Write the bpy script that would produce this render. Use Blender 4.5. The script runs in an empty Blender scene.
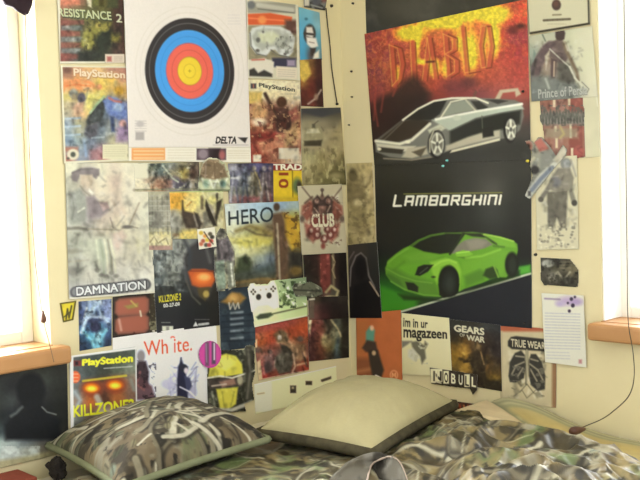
import bpy, bmesh, math, random
import numpy as np
from mathutils import Vector, Matrix, noise as mnoise

S = bpy.context.scene
COL = S.collection

# ------------------------------------------------------------------ camera
FPX = 931.6
YAW, PITCH, ROLL = math.radians(45.91), math.radians(2.949), math.radians(1.909)
fw = np.array([math.cos(YAW)*math.cos(PITCH), math.sin(YAW)*math.cos(PITCH), -math.sin(PITCH)])
r0 = np.array([math.sin(YAW), -math.cos(YAW), 0.0])
u0 = np.cross(r0, fw)
rv = r0*math.cos(ROLL) - u0*math.sin(ROLL)
uv_ = r0*math.sin(ROLL) + u0*math.cos(ROLL)
def ray(x, y): return fw + rv*((x-320)/FPX) - uv_*((y-240)/FPX)
CAM = -ray(346, 200)*3.4
CAM[2] = 1.20
def onL(x, y, d=0.0):                       # a point on the left wall plane (y = 0), d metres out of it
    q = ray(x, y); t = (-d-CAM[1])/q[1]; return CAM+t*q
def onR(x, y, d=0.0):                       # a point on the right wall plane (x = 0)
    q = ray(x, y); t = (-d-CAM[0])/q[0]; return CAM+t*q
def atZ(x, y, z):
    q = ray(x, y); t = (z-CAM[2])/q[2]; return CAM+t*q
def proj(P):
    v = np.asarray(P)-CAM; z = v@fw
    return 320+FPX*(v@rv)/z, 240-FPX*(v@uv_)/z
cd = bpy.data.cameras.new('camera'); co = bpy.data.objects.new('camera', cd); COL.objects.link(co)
cd.sensor_width = 36.0; cd.lens = 36.0*FPX/640.0; cd.clip_start = 0.02
M = Matrix(((rv[0], uv_[0], -fw[0], CAM[0]), (rv[1], uv_[1], -fw[1], CAM[1]), (rv[2], uv_[2], -fw[2], CAM[2]), (0, 0, 0, 1)))
co.matrix_world = M
S.camera = co
S.view_settings.view_transform = 'Standard'; S.view_settings.look = 'None'
S.view_settings.gamma = 1.0; S.view_settings.use_curve_mapping = False

# ------------------------------------------------------------------ helpers
def hexc(h): return np.array([int(h[i:i+2], 16)/255.0 for i in (0, 2, 4)])
def lin(c): c = np.asarray(c, float); return np.where(c <= .04045, c/12.92, ((np.maximum(c, 0)+.055)/1.055)**2.4)
def mat(name, col, rough=.6, spec=.3, noise=None, bump=None, metal=0.0, sheen=0.0):
    """plain Principled material; noise = (scale, second colour, detail) mottles it, bump = (scale, strength)"""
    m = bpy.data.materials.new(name); m.use_nodes = True
    nt = m.node_tree; b = nt.nodes['Principled BSDF']
    c = tuple(lin(hexc(col)))+(1,) if isinstance(col, str) else tuple(col)+(1,)
    b.inputs['Base Color'].default_value = c
    b.inputs['Roughness'].default_value = rough; b.inputs['Specular IOR Level'].default_value = spec
    b.inputs['Metallic'].default_value = metal
    if sheen: b.inputs['Sheen Weight'].default_value = sheen
    tc = nt.nodes.new('ShaderNodeTexCoord')
    if noise:
        n = nt.nodes.new('ShaderNodeTexNoise'); n.inputs['Scale'].default_value = noise[0]; n.inputs['Detail'].default_value = noise[2]
        mx = nt.nodes.new('ShaderNodeMix'); mx.data_type = 'RGBA'
        mx.inputs[6].default_value = c; mx.inputs[7].default_value = tuple(lin(hexc(noise[1])))+(1,)
        nt.links.new(tc.outputs['Object'], n.inputs['Vector']); nt.links.new(n.outputs['Fac'], mx.inputs[0])
        nt.links.new(mx.outputs[2], b.inputs['Base Color'])
    if bump:
        n = nt.nodes.new('ShaderNodeTexNoise'); n.inputs['Scale'].default_value = bump[0]; n.inputs['Detail'].default_value = 4
        bp = nt.nodes.new('ShaderNodeBump'); bp.inputs['Strength'].default_value = bump[1]; bp.inputs['Distance'].default_value = .002
        nt.links.new(tc.outputs['Object'], n.inputs['Vector']); nt.links.new(n.outputs['Fac'], bp.inputs['Height'])
        nt.links.new(bp.outputs['Normal'], b.inputs['Normal'])
    return m
def attr_mat(name, rough, spec, bump=None, sheen=0.0, mott=.05):
    """printed colour read from the mesh's own colour attribute, with a faint paper/cloth mottling"""
    m = mat(name, (.5, .5, .5), rough, spec, None, bump, 0, sheen); nt = m.node_tree
    a = nt.nodes.new('ShaderNodeAttribute'); a.attribute_name = 'art'
    n = nt.nodes.new('ShaderNodeTexNoise'); n.inputs['Scale'].default_value = 60; n.inputs['Detail'].default_value = 3
    mr = nt.nodes.new('ShaderNodeMapRange'); mr.inputs[3].default_value = 1-mott; mr.inputs[4].default_value = 1+mott
    mx = nt.nodes.new('ShaderNodeMix'); mx.data_type = 'RGBA'; mx.blend_type = 'MULTIPLY'; mx.inputs[0].default_value = 1
    nt.links.new(n.outputs['Fac'], mr.inputs[0]); nt.links.new(a.outputs['Color'], mx.inputs[6]); nt.links.new(mr.outputs[0], mx.inputs[7])
    nt.links.new(mx.outputs[2], nt.nodes['Principled BSDF'].inputs['Base Color'])
    return m
def obj(name, me, m=None, parent=None):
    o = bpy.data.objects.new(name, me); COL.objects.link(o)
    if m is not None: me.materials.append(m)
    if parent is not None: o.parent = parent
    return o
def tag(o, label, cat, group=None):
    o['label'] = label; o['category'] = cat
    if group: o['group'] = group
    return o
def struct(o): o['kind'] = 'structure'; return o
def mesh_from(name, verts, faces, smooth=True):
    me = bpy.data.meshes.new(name); me.from_pydata([tuple(v) for v in verts], [], faces); me.update()
    if smooth: me.polygons.foreach_set('use_smooth', [True]*len(me.polygons))
    return me
def bm_mesh(name, bm, smooth=False):
    bmesh.ops.recalc_face_normals(bm, faces=bm.faces)
    me = bpy.data.meshes.new(name); bm.to_mesh(me); bm.free()
    if smooth: me.polygons.foreach_set('use_smooth', [True]*len(me.polygons))
    return me
def add_box(bm, lo, hi, bev=0.0, seg=2):
    vs = [bm.verts.new((x, y, z)) for x in (lo[0], hi[0]) for y in (lo[1], hi[1]) for z in (lo[2], hi[2])]
    fs = [(0, 1, 3, 2), (4, 6, 7, 5), (0, 4, 5, 1), (2, 3, 7, 6), (0, 2, 6, 4), (1, 5, 7, 3)]
    faces = [bm.faces.new([vs[i] for i in f]) for f in fs]
    if bev:
        bmesh.ops.recalc_face_normals(bm, faces=faces)
        es = list({e for f in faces for e in f.edges})
        bmesh.ops.bevel(bm, geom=es, offset=bev, segments=seg, affect='EDGES', profile=.6)
def box_obj(name, boxes, m, parent=None, bev=0.0):
    bm = bmesh.new()
    for lo, hi in boxes: add_box(bm, lo, hi, bev)
    return obj(name, bm_mesh(name, bm), m, parent)
def tube(name, pts, r, m, parent=None, n=8, taper=None):
    pts = [np.asarray(p, float) for p in pts]; vs = []; fs = []; N = len(pts)
    up = np.array([.13, .21, .97])
    for i, p in enumerate(pts):
        t = pts[min(i+1, N-1)]-pts[max(i-1, 0)]; t /= np.linalg.norm(t)+1e-9
        a = np.cross(t, up if abs(t@up) < .95 else np.array([1., 0, 0])); a /= np.linalg.norm(a); b = np.cross(t, a)
        rr = r if taper is None else taper[i]
        for k in range(n):
            an = 2*math.pi*k/n; vs.append(p+rr*(a*math.cos(an)+b*math.sin(an)))
    for i in range(N-1):
        for k in range(n): fs.append((i*n+k, i*n+(k+1) % n, (i+1)*n+(k+1) % n, (i+1)*n+k))
    fs.append(tuple(range(n))[::-1]); fs.append(tuple((N-1)*n+k for k in range(n)))
    return obj(name, mesh_from(name, vs, fs), m, parent)
def smooth_path(pts, k=8):
    pts = [np.asarray(p, float) for p in pts]; out = []
    P = [2*pts[0]-pts[1]]+pts+[2*pts[-1]-pts[-2]]
    for i in range(1, len(P)-2):
        for j in range(k):
            t = j/k; a, b, c, d = P[i-1], P[i], P[i+1], P[i+2]
            out.append(.5*(2*b+(c-a)*t+(2*a-5*b+4*c-d)*t*t+(3*b-a-3*c+d)*t**3))
    out.append(pts[-1]); return out

# ------------------------------------------------------------------ printed artwork: a small painter over mesh vertices
def hash2(ix, iy, seed):
    h = (ix.astype(np.int64)*374761393+iy.astype(np.int64)*668265263+seed*982451653) & 0xffffffff
    h = ((h ^ (h >> 13))*1274126177) & 0xffffffff
    return ((h ^ (h >> 16)) & 0xffff)/65535.0
def vnoise(x, y, seed=0):
    ix = np.floor(x); iy = np.floor(y); fx = x-ix; fy = y-iy
    fx = fx*fx*(3-2*fx); fy = fy*fy*(3-2*fy)
    a = hash2(ix, iy, seed); b = hash2(ix+1, iy, seed); c = hash2(ix, iy+1, seed); d = hash2(ix+1, iy+1, seed)
    return (a*(1-fx)+b*fx)*(1-fy)+(c*(1-fx)+d*fx)*fy
def fbm(x, y, seed=0, oct=4):
    s = 0; a = .5; t = 0
    for i in range(oct): s = s+a*vnoise(x*2**i, y*2**i, seed+i*7); t += a; a *= .5
    return s/t
_txt = {}
def text_bitmap(s, H=40, bold=0.0, soft=1.0):
    key = (s, H, bold, soft)
    if key in _txt: return _txt[key]
    cu = bpy.data.curves.new('t', 'FONT'); cu.body = s; cu.resolution_u = 4
    o = bpy.data.objects.new('t', cu); COL.objects.link(o)
    dg = bpy.context.evaluated_depsgraph_get(); ev = o.evaluated_get(dg); me = ev.to_mesh()
    me.calc_loop_triangles()
    V = np.array([v.co[:2] for v in me.vertices]); T = np.array([t.vertices[:] for t in me.loop_triangles])
    ev.to_mesh_clear(); bpy.data.objects.remove(o); bpy.data.curves.remove(cu)
    lo = V.min(0); hi = V.max(0); sc = H/(hi[1]-lo[1]); W = max(4, int((hi[0]-lo[0])*sc)); P = 5
    V = (V-lo)*sc; B = np.zeros((H+2*P, W+2*P))
    for t in T:
        a, b, c = V[t[0]], V[t[1]], V[t[2]]
        x0 = int(max(0, min(a[0], b[0], c[0]))); x1 = int(min(W, max(a[0], b[0], c[0])+1)); y0 = int(max(0, min(a[1], b[1], c[1]))); y1 = int(min(H, max(a[1], b[1], c[1])+1))
        if x1 <= x0 or y1 <= y0: continue
        gx, gy = np.meshgrid(np.arange(x0, x1)+.5, np.arange(y0, y1)+.5)
        d = (b[0]-a[0])*(c[1]-a[1])-(b[1]-a[1])*(c[0]-a[0])
        if abs(d) < 1e-9: continue
        w1 = ((gx-a[0])*(c[1]-a[1])-(gy-a[1])*(c[0]-a[0]))/d; w2 = ((b[0]-a[0])*(gy-a[1])-(b[1]-a[1])*(gx-a[0]))/d
        ins = (w1 >= -.02) & (w2 >= -.02) & (w1+w2 <= 1.02)
        B[H+P-1-np.arange(y0, y1)[:, None].repeat(x1-x0, 1)[ins], P+np.arange(x0, x1)[None, :].repeat(y1-y0, 0)[ins]] = 1
    rad = bold*48
    if rad >= .5:
        D = B.copy(); R_ = int(math.ceil(rad))
        for dx in range(-R_, R_+1):
            for dy in range(-R_, R_+1):
                if dx*dx+dy*dy <= rad*rad+.3: D = np.maximum(D, np.roll(np.roll(B, dx, 1), dy, 0))
        B = D
    k = max(1, int(round(soft)))
    for ax in (0, 1):
        for _ in range(k): B = (np.roll(B, 1, ax)+2*B+np.roll(B, -1, ax))/4
    _txt[key] = (B, P, W, H); return _txt[key]
def inv_bilinear(X, Y, q):
    q = np.array(q, float); u = np.full_like(X, .5); v = np.full_like(X, .5)
    a, b, c, d = q
    for _ in range(6):
        px = a[0]*(1-u)*(1-v)+b[0]*u*(1-v)+c[0]*u*v+d[0]*(1-u)*v-X
        py = a[1]*(1-u)*(1-v)+b[1]*u*(1-v)+c[1]*u*v+d[1]*(1-u)*v-Y
        xu = (b[0]-a[0])*(1-v)+(c[0]-d[0])*v; xv = (d[0]-a[0])*(1-u)+(c[0]-b[0])*u
        yu = (b[1]-a[1])*(1-v)+(c[1]-d[1])*v; yv = (d[1]-a[1])*(1-u)+(c[1]-b[1])*u
        det = xu*yv-xv*yu; det = np.where(np.abs(det) < 1e-9, 1e-9, det)
        u = u-(px*yv-py*xv)/det; v = v-(py*xu-px*yu)/det
        u = np.clip(u, -3, 4); v = np.clip(v, -3, 4)
    return u, v
class Art:
    """colours (display values) over scattered points; every shape is soft-edged by s"""
    def __init__(s, X, Y, soft=.55): s.X = X; s.Y = Y; s.C = np.zeros((len(X), 3)); s.s = soft
    def bg(s, c): s.C[:] = hexc(c); return s
    def _bb(s, x0, y0, x1, y1): return np.nonzero((s.X >= x0) & (s.X <= x1) & (s.Y >= y0) & (s.Y <= y1))[0]
    def mix(s, i, c, a):
        c = hexc(c) if isinstance(c, str) else c
        a = a[:, None]; s.C[i] = s.C[i]*(1-a)+c*a; return s
    def grid(s, q, rows):
        """smooth field of colours: rows of hex words stretched over the quad q"""
        G = np.array([[hexc(w) for w in r.split()] for r in rows]); h, w = G.shape[:2]
        u, v = inv_bilinear(s.X, s.Y, q)
        gx = np.clip(u*w-.5, 0, w-1.001) if w > 1 else u*0; gy = np.clip(v*h-.5, 0, h-1.001) if h > 1 else v*0
        ix = gx.astype(int); iy = gy.astype(int); fx = (gx-ix)[:, None]; fy = (gy-iy)[:, None]
        ix1 = np.minimum(ix+1, w-1); iy1 = np.minimum(iy+1, h-1)
        fx = fx*fx*(3-2*fx); fy = fy*fy*(3-2*fy)
        s.C = (G[iy, ix]*(1-fx)+G[iy, ix1]*fx)*(1-fy)+(G[iy1, ix]*(1-fx)+G[iy1, ix1]*fx)*fy
        return s
    def speck(s, sc, amp, seed=1, box=None, sx=1.0):
        i = s._bb(*box) if box else np.arange(len(s.X))
        amp = amp*.55; n = fbm(s.X[i]/sc/sx, s.Y[i]/sc, seed, 3)-.5
        s.C[i] = np.clip(s.C[i]*(1+2*amp*n[:, None]), 0, 1); return s
    def blotch(s, c, sc, th, seed=1, box=None, w=.08, sx=1.0, a=1.0):
        i = s._bb(*box) if box else np.arange(len(s.X))
        w = w*1.7; n = fbm(s.X[i]/sc/sx, s.Y[i]/sc, seed, 5); t = np.clip((n-th+w*.2)/w, 0, 1)
        return s.mix(i, c, a*t*t*(3-2*t))
    def poly(s, pts, c, soft=None, a=1.0):
        soft = soft or s.s; p = np.array(pts, float)
        i = s._bb(p[:, 0].min()-soft*2, p[:, 1].min()-soft*2, p[:, 0].max()+soft*2, p[:, 1].max()+soft*2)
        if not len(i): return s
        x = s.X[i]; y = s.Y[i]; ins = np.zeros(len(i), bool); d2 = np.full(len(i), 1e9)
        for k in range(len(p)):
            (ax, ay), (bx, by) = p[k], p[(k+1) % len(p)]
            if ay != by: ins ^= ((ay > y) != (by > y)) & (x < (bx-ax)*(y-ay)/(by-ay)+ax)
            L = (bx-ax)**2+(by-ay)**2+1e-9; t = np.clip(((x-ax)*(bx-ax)+(y-ay)*(by-ay))/L, 0, 1)
            d2 = np.minimum(d2, (x-ax-t*(bx-ax))**2+(y-ay-t*(by-ay))**2)
        sd = np.where(ins, 1, -1)*np.sqrt(d2)
        return s.mix(i, c, a*np.clip(sd/(2*soft)+.5, 0, 1))
    def rect(s, x0, y0, x1, y1, c, soft=None, a=1.0): return s.poly([(x0, y0), (x1, y0), (x1, y1), (x0, y1)], c, soft, a)
    def ell(s, cx, cy, rx, ry, c, soft=None, a=1.0, rot=0.0):
        soft = soft or s.s; R = max(rx, ry)+soft*2; i = s._bb(cx-R, cy-R, cx+R, cy+R)
        if not len(i): return s
        x = s.X[i]-cx; y = s.Y[i]-cy; cr, sr = math.cos(rot), math.sin(rot)
        x, y = x*cr+y*sr, -x*sr+y*cr
        k = np.sqrt((x/rx)**2+(y/ry)**2); sd = (1-k)*min(rx, ry)
        return s.mix(i, c, a*np.clip(sd/(2*soft)+.5, 0, 1))
    def line(s, pts, w, c, soft=None, a=1.0):
        soft = soft or s.s; p = np.array(pts, float); m = w+2*soft
        i = s._bb(p[:, 0].min()-m, p[:, 1].min()-m, p[:, 0].max()+m, p[:, 1].max()+m)
        if not len(i): return s
        x = s.X[i]; y = s.Y[i]; d2 = np.full(len(i), 1e9)
        for k in range(len(p)-1):
            (ax, ay), (bx, by) = p[k], p[k+1]
            L = (bx-ax)**2+(by-ay)**2+1e-9; t = np.clip(((x-ax)*(bx-ax)+(y-ay)*(by-ay))/L, 0, 1)
            d2 = np.minimum(d2, (x-ax-t*(bx-ax))**2+(y-ay-t*(by-ay))**2)
        return s.mix(i, c, a*np.clip((w/2-np.sqrt(d2))/(2*soft)+.5, 0, 1))
    def txt(s, st, q, c, bold=0.0, soft=1.0, a=1.0, fat=1.0):
        """lettering stretched over the quad q = TL, TR, BR, BL"""
        q = np.array(q, float)
        if len(q) == 2: (x0, y0), (x1, y1) = q; q = np.array([(x0, y0), (x1, y0), (x1, y1), (x0, y1)])
        B, P, W, H = text_bitmap(st, 40, bold, soft)
        lo = q.min(0)-2; hi = q.max(0)+2; i = s._bb(lo[0], lo[1], hi[0], hi[1])
        if not len(i): return s
        u, v = inv_bilinear(s.X[i], s.Y[i], q)
        gx = np.clip(u*W+P-.5, 0, W+2*P-1.01); gy = np.clip(v*H+P-.5, 0, H+2*P-1.01)
        ix = gx.astype(int); iy = gy.astype(int); fx = gx-ix; fy = gy-iy
        al = (B[iy, ix]*(1-fx)+B[iy, ix+1]*fx)*(1-fy)+(B[iy+1, ix]*(1-fx)+B[iy+1, ix+1]*fx)*fy
        return s.mix(i, c, a*np.clip(al*fat, 0, 1))
    def busy(s, n, seed=0, box=None, amp=.35, L=(1, 5), w=(.8, 2.8)):
        """small print detail: short strokes a little darker or lighter than what lies under them"""
        r = random.Random(seed); b = box or (s.X.min(), s.Y.min(), s.X.max(), s.Y.max())
        for k in range(n):
            x = r.uniform(b[0], b[2]); y = r.uniform(b[1], b[3]); a = r.uniform(0, 3.14) if r.random() < .5 else r.gauss(1.57, .35); l = r.uniform(*L)/2; wd = r.uniform(*w)
            i = s._bb(x-l-wd*2, y-l-wd*2, x+l+wd*2, y+l+wd*2)
            if not len(i): continue
            dx = s.X[i]-x; dy = s.Y[i]-y; t = np.clip(dx*math.cos(a)+dy*math.sin(a), -l, l)
            d = np.hypot(dx-t*math.cos(a), dy-t*math.sin(a)); m = np.exp(-(d/(wd*.62+.35))**2)[:, None]
            f = r.uniform(.15, 1)*amp*.62
            if r.random() < .55: s.C[i] = s.C[i]*(1-m*f)
            else: s.C[i] = s.C[i]+(np.minimum(s.C[i]*1.5+.12, .96)-s.C[i])*m*f
        s.C = np.clip(s.C, 0, 1); return s
    def lines(s, x0, y0, x1, y1, n, c, a=.6, seed=0, w=.7, slope=0.0, dash=True):
        """rows of small print"""
        rnd = random.Random(seed)
        for k in range(n):
            y = y0+(y1-y0)*k/max(1, n-1); x = x0
            while x < x1:
                L = rnd.uniform(2, 6) if dash else x1-x0
                xe = min(x1, x+L); s.line([(x, y+slope*(x-x0)), (xe, y+slope*(xe-x0))], w, c, a=a); x = xe+1.2
        return s

PAPER = attr_mat('printed_paper', .5, .25)
GLOSS = attr_mat('glossy_print', .33, .4)
ILL = {}
def wall_grid(wall, quad, layer, step=.6, wave=.0006, seed=0):
    f = onL if wall == 'L' else onR
    d = .0014*layer
    c = [f(x, y, d) for x, y in quad]
    q = np.array(quad, float)
    nu = int(max(np.linalg.norm(q[1]-q[0]), np.linalg.norm(q[2]-q[3]))/step)+2
    nv = int(max(np.linalg.norm(q[3]-q[0]), np.linalg.norm(q[2]-q[1]))/step)+2
    u, v = np.meshgrid(np.linspace(0, 1, nu), np.linspace(0, 1, nv)); u = u.ravel()[:, None]; v = v.ravel()[:, None]
    P = c[0]*(1-u)*(1-v)+c[1]*u*(1-v)+c[2]*u*v+c[3]*(1-u)*v
    X, Y = proj(P)
    k = 1 if wall == 'L' else 0
    h = P[:, 0]+P[:, 1]
    P[:, k] -= wave*(fbm(h*9+seed, P[:, 2]*9, seed, 2))*2
    return P, X, Y, nu, nv, k
def poster(name, label, cat, wall, quad, art=None, layer=1, group=None, cut=None, step=.6, m=None, ill=None, seed=0, wave=.0006, tint=(1, 1, .95)):
    """a sheet of paper on a wall; art(Art) prints on it; cut = outline polygon when the sheet is scissored to shape"""
    P, X, Y, nu, nv, k = wall_grid(wall, quad, layer, step, wave, seed+len(label))
    A = Art(X, Y)
    if art: art(A)
    else: A.bg('b0a890')
    A.C = np.clip(A.C*np.array(tint), 0, 1)
    idx = np.arange(nu*nv).reshape(nv, nu)
    F = np.stack([idx[:-1, :-1], idx[1:, :-1], idx[1:, 1:], idx[:-1, 1:]], -1).reshape(-1, 4)
    if wall == 'L': pass
    if cut is not None:
        p = np.array(cut, float); cx = X[F].mean(1); cy = Y[F].mean(1); ins = np.zeros(len(F), bool)
        for i in range(len(p)):
            (ax, ay), (bx, by) = p[i], p[(i+1) % len(p)]
            if ay != by: ins ^= ((ay > cy) != (by > cy)) & (cx < (bx-ax)*(cy-ay)/(by-ay)+ax)
        F = F[ins]; used = np.unique(F); rm = -np.ones(nu*nv, int); rm[used] = np.arange(len(used)); F = rm[F]; P = P[used]; A.C = A.C[used]
    # thickness: rim running back towards the wall
    E = np.concatenate([F[:, [0, 1]], F[:, [1, 2]], F[:, [2, 3]], F[:, [3, 0]]])
    key = np.sort(E, 1)[:, 0]*10**7+np.sort(E, 1)[:, 1]
    _, first, cnt = np.unique(key, return_index=True, return_counts=True); B = E[first[cnt == 1]]
    bu = np.unique(B); rm = {int(b): len(P)+i for i, b in enumerate(bu)}
    back = P[bu].copy(); back[:, k] += .0009
    F2 = np.array([[b[1], b[0], rm[int(b[0])], rm[int(b[1])]] for b in B]).reshape(-1, 4)
    # a dab of putty between the sheet and the wall
    ci = int(np.argmin(((P-P.mean(0))**2).sum(1))); g = P[ci]; e_ = .004; dab = []
    for dep in (g[k]+.0004, .0006):
        for a_, b_ in ((-e_, -e_), (e_, -e_), (e_, e_), (-e_, e_)):
            q_ = g.copy(); q_[k] = dep; q_[1-k] += a_; q_[2] += b_; dab.append(q_)
    n0 = len(P)+len(back); DF = [[n0+i for i in f_] for f_ in ((0, 1, 2, 3), (7, 6, 5, 4), (0, 4, 5, 1), (1, 5, 6, 2), (2, 6, 7, 3), (3, 7, 4, 0))]
    P2 = np.concatenate([P, back, np.array(dab)]); Fa = np.concatenate([F, F2, np.array(DF)]); C2 = np.concatenate([A.C, np.full((len(back)+8, 3), .8)])
    me = bpy.data.meshes.new(name); me.vertices.add(len(P2)); me.vertices.foreach_set('co', P2.astype(np.float32).ravel())
    me.loops.add(Fa.size); me.loops.foreach_set('vertex_index', Fa.astype(np.int32).ravel())
    me.polygons.add(len(Fa)); me.polygons.foreach_set('loop_start', np.arange(0, Fa.size, 4, dtype=np.int32))
    me.polygons.foreach_set('use_smooth', np.arange(len(Fa)) < len(F))
    me.update(calc_edges=True)
    a = me.color_attributes.new('art', 'FLOAT_COLOR', 'POINT')
    base = np.clip(lin(C2)/(ill if ill else illum(wall, quad)), .004, .88)
    a.data.foreach_set('color', np.concatenate([base, np.ones((len(base), 1))], 1).astype(np.float32).ravel())
    o = obj(name, me, m or PAPER)
    # origin at the sheet's centre
    c = P.mean(0); me.transform(Matrix.Translation(-Vector(c))); o.location = c
    return tag(o, label, cat, group)
def illum(wall, quad):
    """how brightly this spot of the wall is lit (a white sheet here shows about this linear value)"""
    x = sum(p[0] for p in quad)/4; y = sum(p[1] for p in quad)/4
    return ILLUM(wall, x, y)
IL_ = {'L': [[0.765, -0.658, -0.134, -0.46, 0.043, -0.162, -0.473], [0.736, -0.63, -0.115, -0.411, 0.059, -0.165, -0.45], [0.635, -0.588, -0.081, -0.457, 0.07, -0.164, -0.52]],
       'R': [[0.703, -0.148, -0.169, 2.335, 0.026, -0.131, -1.932], [0.687, -0.232, -0.155, 2.511, 0.016, -0.143, -2.055], [0.605, -0.233, -0.122, 2.422, -0.014, -0.166, -2.005]]}
def ILLUM(wall, x, y):
    X = (min(max(x, 60 if wall == 'L' else 355), 320 if wall == 'L' else 590)-320)/300; Y = (y-200)/200
    return np.maximum(np.array(IL_[wall])@np.array([1, X, Y, X*X, X*Y, Y*Y, X**3]), .25)
PL, PR, WS, EXPO = 160, 60, 1.08, 0.68
# ------------------------------------------------------------------ the room
WALL = mat('wall_paint', 'e4dab2', .75, .2, (6, 'ded3a8', 3), (140, .12))
CEIL = mat('ceiling_paint', 'e9e5d8', .85, .1, None, (90, .2))
FLOORM = mat('carpet', '98917f', .95, .05, (40, '857e6c', 4), (300, .5))
WOOD = mat('sill_wood', 'bd8f60', .42, .3, (14, 'ae7f50', 5))
VINYL = mat('window_vinyl', 'f4f1e6', .5, .3)
# window openings, from where they stand in the photograph
LX1 = onL(44, 200)[0]; LX0 = LX1-1.15            # left window (in the wall y = 0)
RY1 = onR(600, 160)[1]; RY0 = RY1-1.15           # right window (in the wall x = 0)
ZS = .5*(onL(30, 345)[2]+onR(620, 326)[2]); ZT = 2.06
T = .16; H = 2.42; RL = 3.6
bm = bmesh.new()
for lo, hi in (((LX1, 0, 0), (T, T, H)), ((-RL, 0, 0), (LX0, T, H)), ((LX0, 0, 0), (LX1, T, ZS)), ((LX0, 0, ZT), (LX1, T, H))): add_box(bm, lo, hi)
struct(obj('wall_left', bm_mesh('wall_left', bm), WALL))
bm = bmesh.new()
for lo, hi in (((0, RY1, 0), (T, 0, H)), ((0, -RL, 0), (T, RY0, H)), ((0, RY0, 0), (T, RY1, ZS)), ((0, RY0, ZT), (T, RY1, H))): add_box(bm, lo, hi)
struct(obj('wall_right', bm_mesh('wall_right', bm), WALL))
struct(box_obj('floor', [((-RL, -RL, -.05), (T, T, 0))], FLOORM))
struct(box_obj('ceiling', [((-RL, -RL, H), (T, T, H+.05))], CEIL))
# glass: clear, lets the daylight straight in
GLASS = bpy.data.materials.new('window_glass'); GLASS.use_nodes = True
nt = GLASS.node_tree; nt.nodes.clear()
o_ = nt.nodes.new('ShaderNodeOutputMaterial'); tr = nt.nodes.new('ShaderNodeBsdfTransparent'); gl = nt.nodes.new('ShaderNodeBsdfGlossy'); gl.inputs['Roughness'].default_value = .02
fr = nt.nodes.new('ShaderNodeFresnel'); fr.inputs['IOR'].default_value = 1.3; mx = nt.nodes.new('ShaderNodeMixShader')
nt.links.new(fr.outputs[0], mx.inputs[0]); nt.links.new(tr.outputs[0], mx.inputs[1]); nt.links.new(gl.outputs[0], mx.inputs[2]); nt.links.new(mx.outputs[0], o_.inputs['Surface'])
def window(n, wall):
    a0, a1 = (LX0, LX1) if wall == 'L' else (RY0, RY1)
    def bx(p0, p1, d0, d1, z0, z1):
        return ((p0, d0, z0), (p1, d1, z1)) if wall == 'L' else ((d0, p0, z0), (d1, p1, z1))
    w = .035; mid = (a0+a1)/2
    fr = box_obj('window_%d' % n, [bx(a0, a0+w, .10, .15, ZS, ZT), bx(a1-w, a1, .10, .15, ZS, ZT), bx(a0+w, a1-w, .10, .15, ZS, ZS+w), bx(a0+w, a1-w, .10, .15, ZT-w, ZT)], VINYL, None, .004)
    struct(fr)
    box_obj('sash', [bx(mid-.025, mid+.025, .108, .142, ZS+w, ZT-w)], VINYL, fr, .003)
    box_obj('pane', [bx(a0+w, mid-.025, .124, .128, ZS+w, ZT-w)], GLASS, fr)
    box_obj('pane', [bx(mid+.025, a1-w, .124, .128, ZS+w, ZT-w)], GLASS, fr)
    e = .034 if wall == 'L' else .022
    # the stool board: pokes into the room and past the opening on both sides, nosed front edge
    bm = bmesh.new()
    lo, hi = bx(a0-e, a1+e, -.055, 0.0, ZS-.05, ZS); add_box(bm, lo, hi, .012, 3)
    lo, hi = bx(a0, a1, -.01, .10, ZS-.02, ZS+.002); add_box(bm, lo, hi)
    s = obj('trim_%d' % n, bm_mesh('sill', bm, True), WOOD); struct(s)
    for p in s.data.polygons: p.use_smooth = False
window(1, 'L'); window(2, 'R')
REVEAL_GLARE = mat('reveal_glare_white', 'fbfaf6', .4, .3)  # white that stands in for overexposed glare on the right reveal
struct(box_obj('trim_3', [((.002, RY1-.006, ZS+.003), (.10, RY1-.0005, ZT-.003)), ((.002, RY0+.0005, ZS+.003), (.10, RY0+.006, ZT-.003)), ((.002, RY0+.006, ZT-.009), (.10, RY1-.006, ZT-.001))], REVEAL_GLARE))  # added boards lining the right opening so it reads as blown-out light

# daylight
def area(name, loc, d, sx, sz, power, col):
    l = bpy.data.lights.new(name, 'AREA'); l.shape = 'RECTANGLE'; l.size = sx; l.size_y = sz; l.energy = power; l.color = col
    o = bpy.data.objects.new(name, l); COL.objects.link(o); o.location = loc
    o.rotation_euler = Vector(d).to_track_quat('-Z', 'Z').to_euler(); return o
area('daylight_left', ((LX0+LX1)/2, .30, (ZS+ZT)/2), (0, -1, -.0), 1.3, 1.45, PL, (.93, .975, 1))
area('daylight_right', (.30, (RY0+RY1)/2, (ZS+ZT)/2), (-1, 0, -.0), 1.3, 1.45, PR, (.93, .975, 1))
W = bpy.data.worlds.new('world'); S.world = W; W.use_nodes = True
bgn = W.node_tree.nodes['Background']; bgn.inputs[0].default_value = (1.0, 1.0, .99, 1); bgn.inputs[1].default_value = WS
S.view_settings.exposure = EXPO
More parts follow.
